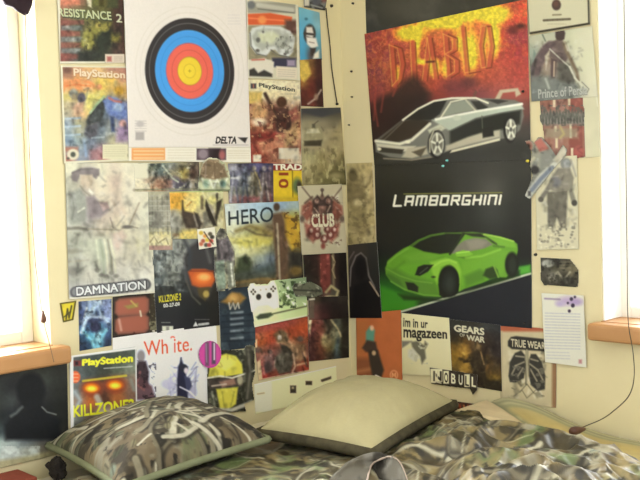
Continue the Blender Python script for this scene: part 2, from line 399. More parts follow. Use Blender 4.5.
# ------------------------------------------------------------------ papers on the left wall (artwork in the photograph's frame, printed on real sheets)
def figure(A, x, y, h, c, lean=0.0, arms=1, soft=1.0, wide=1.0):
    """a small printed silhouette of a standing person, feet at (x, y), height h"""
    w = h*.14*wide; t = lean*h
    A.ell(x+t, y-h*.91, h*.075, h*.09, c, soft)
    A.poly([(x+t*.9-w*1.15, y-h*.78), (x+t*.9+w*1.15, y-h*.78), (x+w*.8, y-h*.42), (x-w*.8, y-h*.42)], c, soft)
    A.poly([(x-w*.85, y-h*.46), (x, y-h*.46), (x-w*.45, y), (x-w*1.05, y)], c, soft)
    A.poly([(x, y-h*.46), (x+w*.85, y-h*.46), (x+w*1.15, y), (x+w*.5, y)], c, soft)
    if arms:
        A.line([(x+t*.9-w, y-h*.74), (x-w*1.7, y-h*.55), (x-w*1.1, y-h*.42)], w*.55, c, soft)
        A.line([(x+t*.9+w, y-h*.74), (x+w*1.8, y-h*.58), (x+w*1.3, y-h*.46)], w*.55, c, soft)

def a_resist(A):
    A.grid([(57, -6), (125, -6), (126, 63), (57, 63)], ['d88870 b07860 58543c 6a6438 50382e', '8a6a50 70784e 68683c 606038 48302a', '8a5248 64604c 7a7440 50502e 4a322c', '7a605a 70684e 77703a 3c4230 50382e', '885048 5a5450 50523a 40402f 604038'])
    for k, c in enumerate(['92584e', '808a88', '9a5a4c', '848c88', '945a4a', '7e8684', '8a5046']): A.rect(61, 20+k*5.7, 84-(k % 3)*2, 24.6+k*5.7, c, 1.0, .8)
    A.rect(60, -8, 80, 4.5, 'e08a6c', 1.2); A.poly([(85, -6), (92, -6), (92, 8), (88, 6)], 'd8d0b0', 1)
    A.rect(92, -6, 104, 7, '6a6a38', 1.5); A.rect(99, -6, 104, 6, '4a4420', 1); A.rect(107, -6, 118, 8, '4c5032', 1.5)
    A.poly([(80, 46), (84, 32), (92, 27), (100, 24), (112, 22), (106, 34), (96, 44), (88, 50)], '8f8a42', 1.6)
    A.poly([(81, 40), (87, 38), (90, 47), (86, 50)], 'c8c070', 1.2); A.poly([(95, 40), (104, 28), (112, 30), (110, 46), (100, 56)], '2c3426', 2)
    A.ell(105, 28, 4, 4, 'a39a4c', 1.4); A.ell(98, 25, 3, 3, 'b0a050', 1); A.rect(111, 33, 120, 42, '7d7636', 2); A.poly([(78, 52), (96, 50), (104, 57), (90, 62), (78, 61)], '30352c', 2)
    A.blotch('2a2a20', 5, .55, 3, (84, 20, 122, 62), .1, 1, .5); A.speck(2.2, .35, 4)
    A.busy(130, 3, (61, 22, 123, 58), .45); A.txt('RESISTANCE', [(58.5, 8.5), (111, 12.5), (112, 21), (59, 17)], '3a4030', .05, 2, .8, 1.6)
    A.txt('RESISTANCE', [(58, 8), (110.5, 12), (111.5, 20), (58.5, 16)], 'd6dcae', .03, 1); A.txt('2', [(116, 14), (121.5, 14.5), (122, 22.5), (116.5, 22)], 'dfe2c0', .04, 1)
    A.rect(105, 54, 124.5, 64, 'ecdcc8'); A.rect(107, 56.5, 111.5, 61.5, 'b86a62', 1); A.lines(114, 57, 122, 61, 3, 'b09a90', .7)
    A.rect(56, -8, 60.2, 64, 'f1ead0', .5); A.rect(56, 61.4, 105, 66, 'f3ecd4')
poster('game_poster', 'shooter game poster with jagged pale title over red and grey stripes', 'poster', 'L', [(57, -6), (123, -6), (125, 63), (60, 63.5)], a_resist, 2, 'game posters and magazine pages on the left wall')

def a_mag1(A):
    A.grid([(60, 65), (128, 66), (130, 160), (64, 164)], ['b08868 d8a078 e8b880 e8c088 c8947c c08874', 'e0a070 e8a868 e8bc80 f0d070 f0c860 d8a080', 'f0a468 f09c60 f0b078 f4d060 e0b868 ecbc70', 'd8c878 c8b878 ece078 e8d870 a89878 e8c080', 'd0c098 b89c80 f0e488 8c9888 8090c0 98a0cc', 'b8b098 e8b890 e8cc80 606c70 7c90c0 8898c8', '98a8b8 b8b490 8c8470 586068 a8aca8 8488b4', '98a8b0 b0b098 788088 707c88 a8b0a8 a08cac', '90a8c0 98a8a8 707c90 7c8488 c0b898 b0a0b0', '8c8c8c 90a0b0 7c8090 a08088 e8e0b8 e4dcb8', 'c08070 98a0b0 8c8894 c08078 eee6c0 ece4c0'])
    A.ell(73.5, 93.5, 4.6, 4.6, '84847a', 1.3); A.ell(74, 97, 2.6, 3, 'a89878', 1.2); A.ell(81.5, 98, 4.4, 5.4, '5c5864', 1.2); A.poly([(77, 103), (84, 102), (82, 112), (76, 112), (72, 108)], 'dcb090', 1.3); A.line([(84, 90), (88, 88), (86, 98)], 1.4, '6c6858', 1, .7)
    A.poly([(88, 116), (96, 106), (104, 98), (107, 102), (104, 112), (100, 122), (92, 124), (88, 128), (86, 122)], '3f4444', 1.3); A.line([(104, 96.5), (97, 104), (90, 113)], 1.8, 'a8c898', .9); A.poly([(87, 126), (98, 122), (98, 134), (90, 140), (84, 134)], '5c5c64', 1.6)
    A.poly([(103, 101), (108, 96), (117, 98), (124, 104), (127, 116), (120, 120), (111, 115), (106, 110)], '6f84c4', 1.5); A.ell(118, 107, 5, 4.4, '9cb4dc', 1.6); A.line([(109, 98), (114, 101), (121, 102)], 2, 'cc7868', 1); A.poly([(110, 116), (114, 117), (115, 132), (111, 132)], '3c4a70', 1.3); A.ell(122.5, 123.5, 3.6, 3.6, 'efb8b0', 1.3); A.poly([(116, 128), (127, 126), (127, 140), (116, 142)], 'ac90b8', 2, .8)
    for y in (119, 127, 135.5): A.line([(65, y), (80, y-1)], 1.8, 'b4cadc', .9)
    A.line([(84, 140), (86, 156)], 2.4, '9ab4d8', 1.2, .8); A.line([(92, 138), (104, 137)], 1.4, 'c0d0d8', .9, .7); A.poly([(90, 150), (102, 148), (102, 160), (90, 160)], 'b07c80', 2, .8)
    A.line([(62.5, 91), (65, 84), (75, 81), (88, 82), (94, 86)], 3.6, 'ef9a60', 1.3); A.line([(66, 86), (76, 84.5), (90, 86)], 1.6, 'e88048', .9); A.ell(119, 91, 5, 4, 'f0b83c', 1.6); A.ell(99, 87, 3, 3, 'ec9c68', 1.2)
    A.rect(61, 66, 73, 78, '9a705c', 2, .8); A.ell(67, 70, 4, 3, '7c5648', 1.4); A.speck(2.6, .22, 8)
    A.busy(260, 2, (64, 82, 127, 158), .42); A.txt('PlayStation', [(74, 69), (125, 72), (125.5, 81.5), (74.5, 79)], 'b07c58', .05, 2, .6, 1.4); A.txt('PlayStation', [(73.5, 68.5), (124.5, 71.5), (125, 80.5), (74, 78)], 'fae6c8', .035, 1)
    A.rect(102.5, 144.5, 127, 159, 'f2ecca'); A.lines(104.5, 147, 125, 156, 5, 'd0c8a4', .6, 3)
    A.rect(64, 147, 78, 152, 'cc7c60', 1.5, .7); A.ell(73, 154.5, 6, 5.6, 'ece2c8', .9); A.ell(73, 154.5, 2.5, 2.6, '54584c', .9); A.ell(68, 158.5, 1.4, 1.2, '5c584c', .8)
    A.line([(61.2, 66), (64.7, 163)], 2.2, 'f2ecd0'); A.line([(60, 66), (128, 67)], 2, 'f2ecd0'); A.line([(64, 162.5), (130, 160)], 2.2, 'f2ecd0')
poster('magazine_cover', 'gaming magazine cover crowded with blue and orange fighters, below the jagged-title poster', 'magazine cover', 'L', [(60.5, 65.5), (128, 66.5), (130.5, 161), (64, 164)], a_mag1, 3, 'game posters and magazine pages on the left wall')

def a_strip(A):
    A.bg('f3ecdc'); A.rect(131.5, 148, 165, 160, 'f2ab6b'); A.lines(134, 151, 163, 158, 3, 'f7d8a8', .8, 1, 1.4)
    A.lines(168, 150, 194, 158, 4, 'd8cdb8', .7, 2); A.rect(196.5, 148.5, 226, 160, '5a4a52'); A.ell(203, 154, 5, 5, '988890', 1.5); A.rect(209, 148.5, 220, 160, '302428', 1.5); A.ell(222, 155, 3, 4.5, 'b06868', 1.4)
    A.lines(228, 151, 249, 158, 4, 'd4c8b0', .7, 5); A.line([(128, 147), (252, 147)], .8, 'cfc6b0')
poster('advert_strip', 'narrow strip of small adverts with an orange block, under the archery target', 'advert', 'L', [(128.5, 146), (250.5, 146.5), (251, 162.5), (129, 161)], a_strip, 4)

def a_target(A):
    A.bg('efe6d3')
    cx, cy = 189.5, 71.0
    for r, c in ((1.22, 'e4dbc6'), (1.205, 'efe6d3'), (1.11, 'e4dbc6'), (1.095, 'efe6d3'), (1.0, '34302e'), (.905, '8a8680'), (.895, '35312f'), (.79, '3a3a40'), (.775, '4aa0e0'), (.655, '3a8ccc'), (.645, '4aa2e4'), (.535, '8d6a90'), (.52, 'ee6a54'), (.40, 'cc5044'), (.39, 'f06c56'), (.275, 'c89030'), (.26, 'f2d23a'), (.135, 'd0b030'), (.125, 'f4d63c')):
        A.ell(cx, cy, 44.5*r, 53*r, c, .6, 1, -.12)
    A.line([(cx-1.2, cy), (cx+1.2, cy)], .5, 'b09020'); A.line([(cx, cy-1.3), (cx, cy+1.3)], .5, 'b09020')
    A.txt('DELTA', [(216.5, 137), (237, 137), (236, 143.3), (215.5, 143.3)], '2c2826', .05, 1, 1, 1.3); A.poly([(238, 137.5), (247.5, 137.5), (245, 143), (241, 140)], '34302c', .7)
    A.line([(213, 145), (248, 145)], .7, 'b8b0a4'); A.lines(228, 15, 240, 24, 4, 'd8d2c6', .6, 4)
    A.rect(135.5, 132, 144, 140, 'a8a096', .8, .8); A.lines(135, 121, 146, 131, 5, 'c0b8ac', .7, 6); A.ell(140, 124, 4, 3, 'c8c0b4', 1)
poster('archery_target', 'white paper archery target with yellow, red, blue and black rings', 'archery target', 'L', [(123.5, -8), (245.5, -1), (250.5, 147), (128.8, 147)], a_target, 5, tint=(1, 1, 1))

def a_damn(A):
    A.grid([(65, 162), (149, 163), (154, 293), (69, 299)], ['dcd8b8 bcb49c e8e1c0 e2d2ba f0e8cc f0eacc', 'b4b09a c8b49a ecdfc0 dcc8b0 f0e6cc f2ecd2', 'b4b4a2 a8a096 e8d8bc dcccb4 f2ead2 eee8ce', 'a8aa9a a8a0a0 c8b4a4 dcccb2 ece0c8 e8e6d0', 'b8b8a4 b0ac9c d8cab0 d8ccae e4dcc0 e4e0c8', '9a9c8a c0c4ac b8c0a8 dccfc0 d4ccb0 e0dcbc', 'a8a898 c8c8b4 a8b098 e0d8c4 cac4b0 e4e0c8', '98988c d0ccbc b8b8a8 c8c4b8 e0dccc eeeadc', 'b8b8b4 d4d2c8 c4c2b8 d8d4cc e8e6dc eeecdf'])
    A.poly([(70.5, 177), (72, 172), (80, 168), (91, 167), (99, 169), (99.5, 174), (96, 179), (91, 176), (80, 175), (77, 182), (72, 181)], '75696a', 1.1); A.line([(72, 173), (81, 169.5), (92, 169)], 1.4, '5c5452', .8)
    A.poly([(80, 175), (92, 175), (93, 183), (88, 187), (81, 185)], 'ccb598', 1.4); A.poly([(89, 188), (94, 193), (92, 195), (88, 191)], 'f0ead8', .8)
    A.poly([(69, 194), (80, 188), (87, 200), (85, 222), (70, 224)], '8f9286', 1.8); A.line([(72, 196), (74, 208), (72, 219)], 1.2, '74766c', .8, .8); A.line([(78, 212), (84, 208)], 1.6, 'd4d4c0', .8); A.line([(80, 186), (84, 191), (90, 196)], 1.4, '8a8474', .9)
    A.poly([(86, 197), (94, 196), (101, 204), (106, 204), (109, 210), (100, 218), (89, 218)], '84767a', 1.7); A.poly([(99, 203), (107, 202), (109, 208), (103, 211)], 'b89894', 1.2)
    A.poly([(107, 176), (121, 174), (119, 190), (126, 214), (112, 216), (111, 196)], 'd6bfa8', 2.6, .7); A.ell(116, 182, 4, 6, 'c4aa98', 2, .7); A.line([(112, 200), (120, 214)], 2, 'bfa890', 1.2, .7)
    A.line([(139, 203), (129, 225)], 1.5, 'b4a488', .8); A.line([(110, 218), (113, 228)], 1.2, '8c7c70', .8)
    A.line([(67, 228.5), (78, 228), (87, 229.5)], 3, '625f50', 1.1); A.line([(88, 229), (120, 230), (123, 227.6), (132, 226.6), (137, 228)], 1.4, 'a0967e', .8); A.ell(127, 227, 5, 1.8, '57514a', .9)
    A.ell(72, 251, 8, 2.4, '84826f', 1.4); A.ell(71, 272, 8, 5, '7c7b70', 2); A.line([(68, 262), (88, 260)], 1.4, 'aaa48c', 1)
    for x0, x1, c in ((96, 99, 'd8dcc0'), (100, 104, '98a486'), (104, 108, 'ece8cc'), (107.5, 112, '88866e'), (110, 115, 'e8e6c8')): A.line([(x0, 240), (x1-1, 258), (x1, 273)], 2.2, c, 1.0, .9)
    A.poly([(112, 234), (122, 230), (126, 236), (118, 250), (114, 246)], 'd8bcac', 1.8, .8); A.line([(126, 244), (124, 258)], 3, 'a09c84', 1.6, .7); A.line([(137, 240), (139, 252)], 2.4, 'd8d2a8', 1.4, .8)
    for x, y in ((97, 270), (101, 275), (106, 276), (111, 273), (116, 276)): A.ell(x, y, 2.6, 2, '77746a', 1)
    A.line([(95, 262), (98, 272)], 1.6, '8a8878', .9); A.speck(3, .14, 3)
    A.C = 1-(1-A.C)*.80; A.line([(75.5, 292.2), (90, 290.4), (120, 287.6), (145, 284.4)], 11.5, '54545a', 1, .95); A.line([(76, 292), (90, 290.4), (120, 287.6), (144.5, 284.4)], 8.6, '8a8c90', 1)  # window glare put into the print colours: all tones lifted toward white
    A.busy(260, 1, (67, 165, 150, 280), .26, (2, 12), (1.2, 4)); A.txt('DAMNATION', [(76, 287), (145.5, 280.3), (146, 289), (76.5, 296.4)], '34343c', .07, 2, .95, 1.8); A.txt('DAMNATION', [(76, 287.4), (145, 280.8), (145.5, 288.6), (76.3, 295.6)], 'f2f4f6', .03, 1, 1, 1.3)
    A.line([(69, 298.6), (154, 292.4)], 1.8, 'efe9d8'); A.rect(136, 177, 150, 180, 'b0a288', 1, .7); A.line([(134, 190), (150, 189.4)], 3, 'b5a892', .9, .8)
poster('game_poster', 'faded sepia poster of a man in a wide hat with the title DAMNATION', 'poster', 'L', [(65, 162.5), (150, 163), (154.5, 293), (69, 299.5)], a_damn, 2, 'game posters and magazine pages on the left wall', wave=.0012)

def a_yel(A):
    A.bg('e9d53a'); A.speck(3, .12); A.line([(60.5, 303.5), (75.5, 301.2), (72.5, 319.5), (63.5, 321.5), (60.5, 303.5)], 1.6, '4c4424', .7)
    A.line([(66, 319), (67.5, 309), (69, 318), (71.5, 306)], 1.6, '4a4424', .7); A.line([(64, 317), (70, 312)], 1.2, '4a4424', .6)
poster('sticker', 'small yellow shield-shaped sticker on bare wall above the left sill', 'sticker', 'L', [(59.5, 303), (76.5, 300.5), (73.5, 320), (63, 322.5)], a_yel, 1)

def a_blue(A):
    A.grid([(79, 301), (111, 299), (111, 345), (80, 351)], ['607098 98b0d8 a8c0e8 8898c8', '485888 b0d0f0 506898 98a8d8', '586898 303858 384060 8898c8', '4870a0 5888b0 60a0c8 506890', '305070 60a8c8 a8e0f0 405880', '2c4060 385878 70b8d8 303c58'])
    A.line([(82, 332), (86, 318), (95, 306), (99, 302)], 3.4, 'c4e0f8', 1.2); A.line([(96, 302), (102, 316), (108, 322)], 2.6, 'b4d0f4', 1.2); A.line([(81, 322), (92, 316), (109, 319)], 2.4, 'c0d4f4', 1.2)
    A.ell(95, 327, 5.5, 5.5, '2a2c48', 1.6); A.line([(84, 332), (92, 340), (95, 350)], 3, '8ad8f0', 1.3); A.line([(106, 330), (100, 339), (97, 349)], 2.8, '80cce8', 1.3); A.line([(87, 308), (84, 317)], 1.6, 'e0ecf4', .8)
    A.blotch('20283c', 4, .6, 9, None, .12, 1, .6); A.speck(2, .3, 5)
    A.busy(100, 18, None, .5)
poster('game_poster', 'small blue page of crackling lightning around a dark centre', 'poster', 'L', [(78.5, 301.5), (111.5, 299), (111.5, 345.5), (79.5, 351)], a_blue, 1, 'game posters and magazine pages on the left wall')

def a_red(A):
    A.bg('2c2420'); A.speck(4, .4, 2)
    for y, dy in ((307, 0), (325, 1)):
        A.poly([(115, y-5), (119, y-8.5), (145, y-11), (149, y-8), (149, y+4), (145, y+8), (118, y+9.5), (114.5, y+6)], '8f5a4c', 1.2); A.poly([(117, y-4), (120, y-6.5), (143, y-9), (146.5, y-7), (146.5, y+3), (143, y+5.5), (119, y+7), (117, y+5)], 'a5604e', 1.2)
    A.poly([(124, 306), (138, 303), (138, 307), (128, 309)], '9a8a4c', 1.2); A.line([(131, 301), (136, 306)], 1.6, 'c0a860', .8); A.poly([(131, 336), (134, 332), (137, 335)], '40201c', .8); A.line([(119, 320), (121, 330)], 2.5, 'c89888', 1); A.line([(140, 311), (141, 316)], 1.6, 'd8d0b8', .7)
    A.rect(150, 290, 160, 334, '3a3428', 1.5); A.blotch('7c7860', 4, .55, 7, (149, 290, 160, 330), .1)
    A.txt('.', [(152, 330), (155, 330.5), (155, 332), (152, 331.6)], 'e0d8c8')
poster('game_poster', 'black page with two rounded rust-red lenses, under the DAMNATION poster', 'poster', 'L', [(112.5, 297), (158.5, 291), (160.5, 333.5), (112.5, 338.5)], a_red, 1, 'game posters and magazine pages on the left wall')

def a_dark(A):
    A.grid([(-12, 367), (68, 357), (68, 452), (-12, 470)], ['2c2e2c 343634 3a3c38 32342e 2a2a26', '303432 242628 1c1e20 383c38 2a2c28', '2c302e 3a3e3e 1c1c20 2a2c2c 222420', '202424 22262a 181a1e 1c1e20 1c1e1c', '3c4648 30383c 24282c 222426 202220', 'a8b8b4 98a4a4 5c6468 48484a 30302c', 'c4d0cc b8c0bc a0a498 706a5a 5a5240'])
    A.ell(31, 390, 14.5, 17, '16181b', 2.2); A.poly([(23, 400), (41, 400), (44, 410), (60, 420), (60, 440), (5, 440), (4, 424), (20, 410)], '181a1d', 2.4)
    A.line([(42, 407), (47, 412), (56, 414.5)], 1.2, '989c98', .8, .8); A.line([(22, 407), (16, 413), (11, 416)], 2.4, '6c7270', 1.4, .8)
    A.lines(-11, 371.6, 35.5, 371.6, 1, 'd8dcd4', .85, 4, 2.2, -.095)
    A.blotch('d4dcd8', 9, .5, 31, (-12, 446, 40, 470), .2, 1, .8); A.poly([(-12, 470), (-12, 462), (30, 456), (68, 446), (68, 458), (0, 470)], 'a89f74', 2, .8); A.speck(3, .2, 6)
poster('game_poster', 'dark poster of a shadowy figure above white mist, under the left sill', 'poster', 'L', [(-12, 368), (67, 357), (68.5, 452), (-12, 471)], a_dark, 2, 'game posters and magazine pages on the left wall')

def a_kz(A):
    A.bg('e9f0f4')
    A.grid([(70, 356), (137, 347), (138, 430), (71, 440)], ['505858 444c4c 3c4444 485048 505850', '5c6468 4a5250 3c4038 586050 808878', '6c6c68 904c30 704030 985030 8a7060', '907868 b06030 503428 b06838 806050', '787c78 685848 c8c0b0 685040 606860', '484438 403c30 504c38 484438 403c30'])
    A.speck(3, .3, 5)
    for cx, cy in ((91.5, 388), (115, 385)): A.ell(cx, cy, 10.5, 8, '8c3c24', 2.6, .8); A.ell(cx, cy, 7.5, 4.6, 'f07818', 1.5); A.ell(cx, cy+.6, 4.8, 2.7, 'ffdf40', 1.2)
    A.line([(75, 392), (80, 400), (77, 406)], 4, 'a8b4bc', 1.6, .8); A.line([(97, 397), (100, 404)], 6, 'b8b8b0', 1.6, .8); A.line([(131, 380), (134, 390)], 3, '8a8a80', 1.4)
    A.ell(75, 377, 5.2, 6, 'e8683c', .8); A.lines(72, 374, 78, 381, 3, 'f4d0b0', .8, 2)
    A.txt('PlayStation', [(82.5, 359.6), (132.5, 354.5), (132.5, 364), (82.5, 367.6)], 'f2ee3c', .045, 1, 1, 1.3); A.rect(73, 360.5, 81, 366, '7a3838', .8); A.rect(75, 361.5, 78, 365, '2c2028', .7)
    A.lines(104, 368.4, 132, 366.4, 1, 'd8dcd8', .8, 5, .9, -.07)
    A.lines(83, 381, 126, 381, 1, 'c4b43c', .9, 6, 2.2, -.125)
    A.txt('KILLZONE2', [(73, 406), (134, 399), (134, 410), (73.5, 417)], 'e6e02e', .03, 1, 1, 1.4)
    A.line([(71.3, 355), (72, 440)], 3.6, 'f0f6fa', .6); A.line([(69, 356.5), (137, 347.8)], 2.6, 'eef2f2', .6); A.line([(135.8, 347), (136.8, 430)], 1.4, 'eaeeee', .5)
poster('magazine_cover', 'white-edged magazine cover with glowing orange eyes and yellow KILLZONE2, behind the camouflage pillow', 'magazine cover', 'L', [(69.5, 356), (136.5, 346.5), (137.5, 430), (71, 440)], a_kz, 4, 'game posters and magazine pages on the left wall')

def a_white(A):
    A.bg('dde1e9'); A.speck(14, .03, 4)
    A.txt('Wh ite.', [(143.5, 341.5), (191.8, 336), (191.8, 350.5), (144.5, 356)], 'd4582c', .012, 1, 1, 1.3); A.ell(172.5, 337.5, 2.2, 1.4, 'd4582c', .5); A.ell(172.6, 338.4, 1.3, .9, 'e7e3ec', .4)
    # hooded rider at the left
    A.ell(141, 356, 4, 6, '8a8480', 1); A.poly([(134, 372), (138, 361), (146, 361), (149, 372), (148, 388), (134, 388)], '3c3034', 1.3); A.poly([(130, 382), (136, 374), (152, 386), (156, 400), (130, 400)], '5c3e40', 1.6, .9); A.line([(140, 372), (136, 384), (144, 390)], 2, '8c5a54', 1); A.blotch('241c20', 3, .55, 4, (131, 360, 156, 402), .1, 1, .7)
    # dark-haired figure among smoke rings
    for k in range(26):
        r = random.Random(k); A.line([(163+r.random()*34, 362+r.random()*38), (166+r.random()*34, 364+r.random()*36), (168+r.random()*30, 366+r.random()*34)], 1.1, ['a8a4b8', '8c8a9c', 'c8c4d0', '62606e'][k % 4], .8, .6)
    A.ell(168, 384, 7, 5, 'bcb8c8', 1.5, .8); A.ell(192, 392, 5, 6, 'a4a0b0', 1.4, .7)
    A.poly([(178, 366), (182, 360), (184, 366), (186, 376), (188, 400), (177, 402), (177, 380)], '26263a', 1.0); A.ell(183.5, 368, 4.2, 4, '2a2a34', .8); A.ell(186, 370.5, 2.2, 2.8, 'd8ccc8', .8); A.poly([(184, 376), (190, 378), (192, 386), (187, 394)], '40425a', 1); A.line([(180, 366), (181, 358)], 1.6, '2c2c38', .7)
    A.line([(180, 387), (190, 392), (200, 402)], 1.4, 'e8e4ec', .7)
poster('magazine_page', 'white page with red title reading White and a dark-haired figure in smoke', 'magazine page', 'L', [(112.5, 338), (216, 323.5), (221, 412), (113, 422)], a_white, 2, 'game posters and magazine pages on the left wall', tint=(1, 1, 1), cut=[(112, 338), (212, 324), (217.5, 326.5), (220.5, 333), (219, 346), (209, 358), (209, 413), (112, 423)])

def a_helm(A):
    A.bg('2a2a24'); A.blotch('6a6a58', 6, .5, 3, None, .15); A.speck(3, .3)
    A.poly([(208, 378), (210, 366), (216, 357), (226, 353.5), (236, 356), (242, 364), (243, 374), (226, 377)], 'c9c04a', 1); A.ell(225, 363, 9, 6, 'd8cf66', 2)
    A.poly([(208, 380), (243, 374), (243, 386), (210, 389)], '3c3430', 1); A.poly([(219, 382), (234, 378), (236, 384), (222, 387)], '8c6a5c', 1.2); A.line([(212, 386), (226, 384)], 1.6, 'b0a090', .8); A.ell(240, 380, 3, 5, '989078', 1)
    A.poly([(216, 389), (238, 387), (236, 404), (228, 410), (220, 409)], 'c2b848', 1); A.line([(222, 392), (224, 406)], 1.2, 'a09838', .8); A.line([(234, 392), (231, 406)], 1.2, 'a09838', .8)
    A.line([(207, 378), (220, 376), (232, 378), (244, 374), (256, 370)], 1.6, 'ccc8b8', .7); A.line([(212, 392), (215, 408)], 2, '787868', 1)
    A.rect(245, 346, 252, 400, '3a3830', 1.6); A.line([(248, 350), (250, 372), (247, 398)], 2.4, '6a665a', 1, .8); A.poly([(211, 408), (232, 408), (252, 400), (252, 404), (232, 412)], 'a8a498', 1)
    A.busy(90, 19, None, .4)
poster('game_poster', 'torn page with a yellow helmet showing dark eyes, right of the White page', 'poster', 'L', [(206.5, 352), (256, 344), (254, 413), (208, 413)], a_helm, 4, 'game posters and magazine pages on the left wall', cut=[(207, 353), (219, 350), (244, 350), (246, 345), (254, 345), (255, 372), (252, 384), (254, 400), (244, 404), (246, 411), (208, 414)])

def a_pink(A):
    A.ell(210, 354, 40, 40, 'b8418f', 1); A.ell(210, 354, 10, 12, 'c64a98', 1.5); A.rect(205, 342, 209, 366, '6c4a64', 1); A.rect(211.5, 342, 215.5, 364, '55485a', 1); A.rect(213.4, 343, 214.8, 360, 'd8c8d4', .6); A.line([(206, 344), (206.5, 362)], 1, '908090', .5)
poster('sticker', 'round magenta sticker overlapping the corner of the White page', 'sticker', 'L', [(197.5, 340), (222.5, 340), (222.5, 369), (197.5, 369)], a_pink, 6, None, cut=[(210+11.2*math.cos(t*.2617), 354.4+13.6*math.sin(t*.2617)) for t in range(24)], step=.4)

def a_army(A):
    A.grid([(134, 163), (199, 162), (199, 191), (134, 191)], ['e8e4c8 889078 708078 8c9088 a09878 786858', 'ece6d0 a8a898 788888 a0987c 9c8c58 705c50', 'e0d8c0 c0a890 b08870 706878 686070 98907c', 'e8e0c0 d8b090 b88868 8c8890 686478 a09888'])
    A.blotch('4c5250', 4, .58, 5, (149, 163, 199, 190), .1, 1, .8); A.blotch('d8d4b8', 4, .62, 8, (149, 163, 199, 190), .1, 1, .8); A.ell(184, 174, 5, 7, 'a08c4c', 2, .8); A.line([(163, 166), (172, 178), (178, 182)], 1.6, 'c8ccb8', .8); A.ell(193, 174, 3, 6, '5c4438', 1.5)
    A.rect(134, 183, 150, 190, 'e8dec4', 1); A.rect(156, 180, 172, 188, 'b4826c', 1.6, .7); A.line([(134, 190), (199, 189)], 1.6, '8c8a70', .8); A.speck(2, .3, 4)
    A.rect(134, 163, 148, 178, 'ece7d0', 1)
    A.busy(150, 4, (149, 163, 199, 189), .5)
poster('magazine_page', 'grey-green collage page of crowded soldiers, left of the brown dome cutout', 'magazine page', 'L', [(134, 164), (199, 162), (199.5, 191), (135, 191.5)], a_army, 3, 'game posters and magazine pages on the left wall')
def a_dome(A):
    A.bg('c8cca8'); A.poly([(199, 177), (202, 164), (208, 159), (216, 160), (224, 166), (228, 177), (214, 180)], '7d6a52', 1.3); A.blotch('a08a70', 3.5, .55, 6, (199, 158, 229, 178), .1); A.line([(206, 163), (205, 178)], 1.3, '9c8a78', .8); A.line([(214, 163), (215, 178)], 1.2, '6a5844', .8)
    A.line([(202, 179), (206, 187), (210, 180), (213, 188), (217, 180), (222, 187), (227, 179)], 1.6, 'eef0dc', .8); A.ell(206, 184, 3, 4, '8ca890', 1.4); A.ell(223, 184, 3, 3.5, '6c8c80', 1.4); A.line([(200, 190), (230, 190)], 1.4, '788060', .8)
    A.line([(203, 162), (209, 157.6), (216, 158.6)], 1.6, 'e8e4cc', .7)
    A.busy(50, 11, None, .4)
poster('paper_cutout', 'brown domed paper cutout with pale teeth, under the centre of the archery target', 'cutout', 'L', [(197, 157), (231, 157), (231, 191.5), (198, 191.5)], a_dome, 6, None, cut=[(198, 191), (199.5, 170), (204, 161), (209, 157.5), (217, 158.5), (225, 163), (229.5, 172), (230, 191)])
def a_group(A):
    A.grid([(228, 163), (273, 163), (273, 202), (228, 202)], ['807c84 5c5868 4c4864 444060 403c58', '8c8c98 6c6c80 58586c 3c3a58 3c3850', 'a4a4a8 888c90 5c6064 4c4858 4c4450', '989898 707478 808078 605c58 685450', '8c8c80 7c8078 787468 6c6458 6c4c48', '846c6c 845c5c 785450 746058 743c3c'])
    for x, w, c, c2 in ((234, 5, 'a4a4b4', '686878'), (245, 4, '6c7484', '484c58'), (254, 4.4, '80786a', '57503f'), (264, 4.4, '948c8c', '605458'), (270, 3, '6c5c60', '4c4048')):
        A.ell(x, 168.5, w*.5, 2.6, c, .9); A.poly([(x-w*.8, 172), (x+w*.8, 172), (x+w, 186), (x-w, 186)], c2, 1.2); A.line([(x-w*.4, 186), (x-w*.7, 202)], 2.2, c, .9, .8); A.line([(x+w*.4, 186), (x+w*.8, 202)], 2.0, c2, .9); A.line([(x-w*.2, 173), (x-w*.3, 184)], 1.3, c, .8)
    A.rect(247, 176, 252, 184, 'b0aca0', 1.2, .6); A.rect(248, 188, 252, 194, 'a8a494', 1.1, .6); A.line([(231, 178), (238, 178)], 1.8, 'c8c8c8', .9); A.line([(255, 172), (259, 180), (261, 190)], 1.4, '9a8c64', .8); A.line([(266, 182), (269, 200)], 1.4, 'a89890', .8); A.rect(243, 197, 259, 201, '8a4a50', 1.4, .7); A.speck(2, .35, 9)
    A.busy(140, 8, None, .5)
poster('game_poster', 'dark blue page with a row of standing figures, above the HERO page', 'poster', 'L', [(228, 163.5), (273, 163), (273.5, 203), (229, 203.5)], a_group, 3, 'game posters and magazine pages on the left wall')
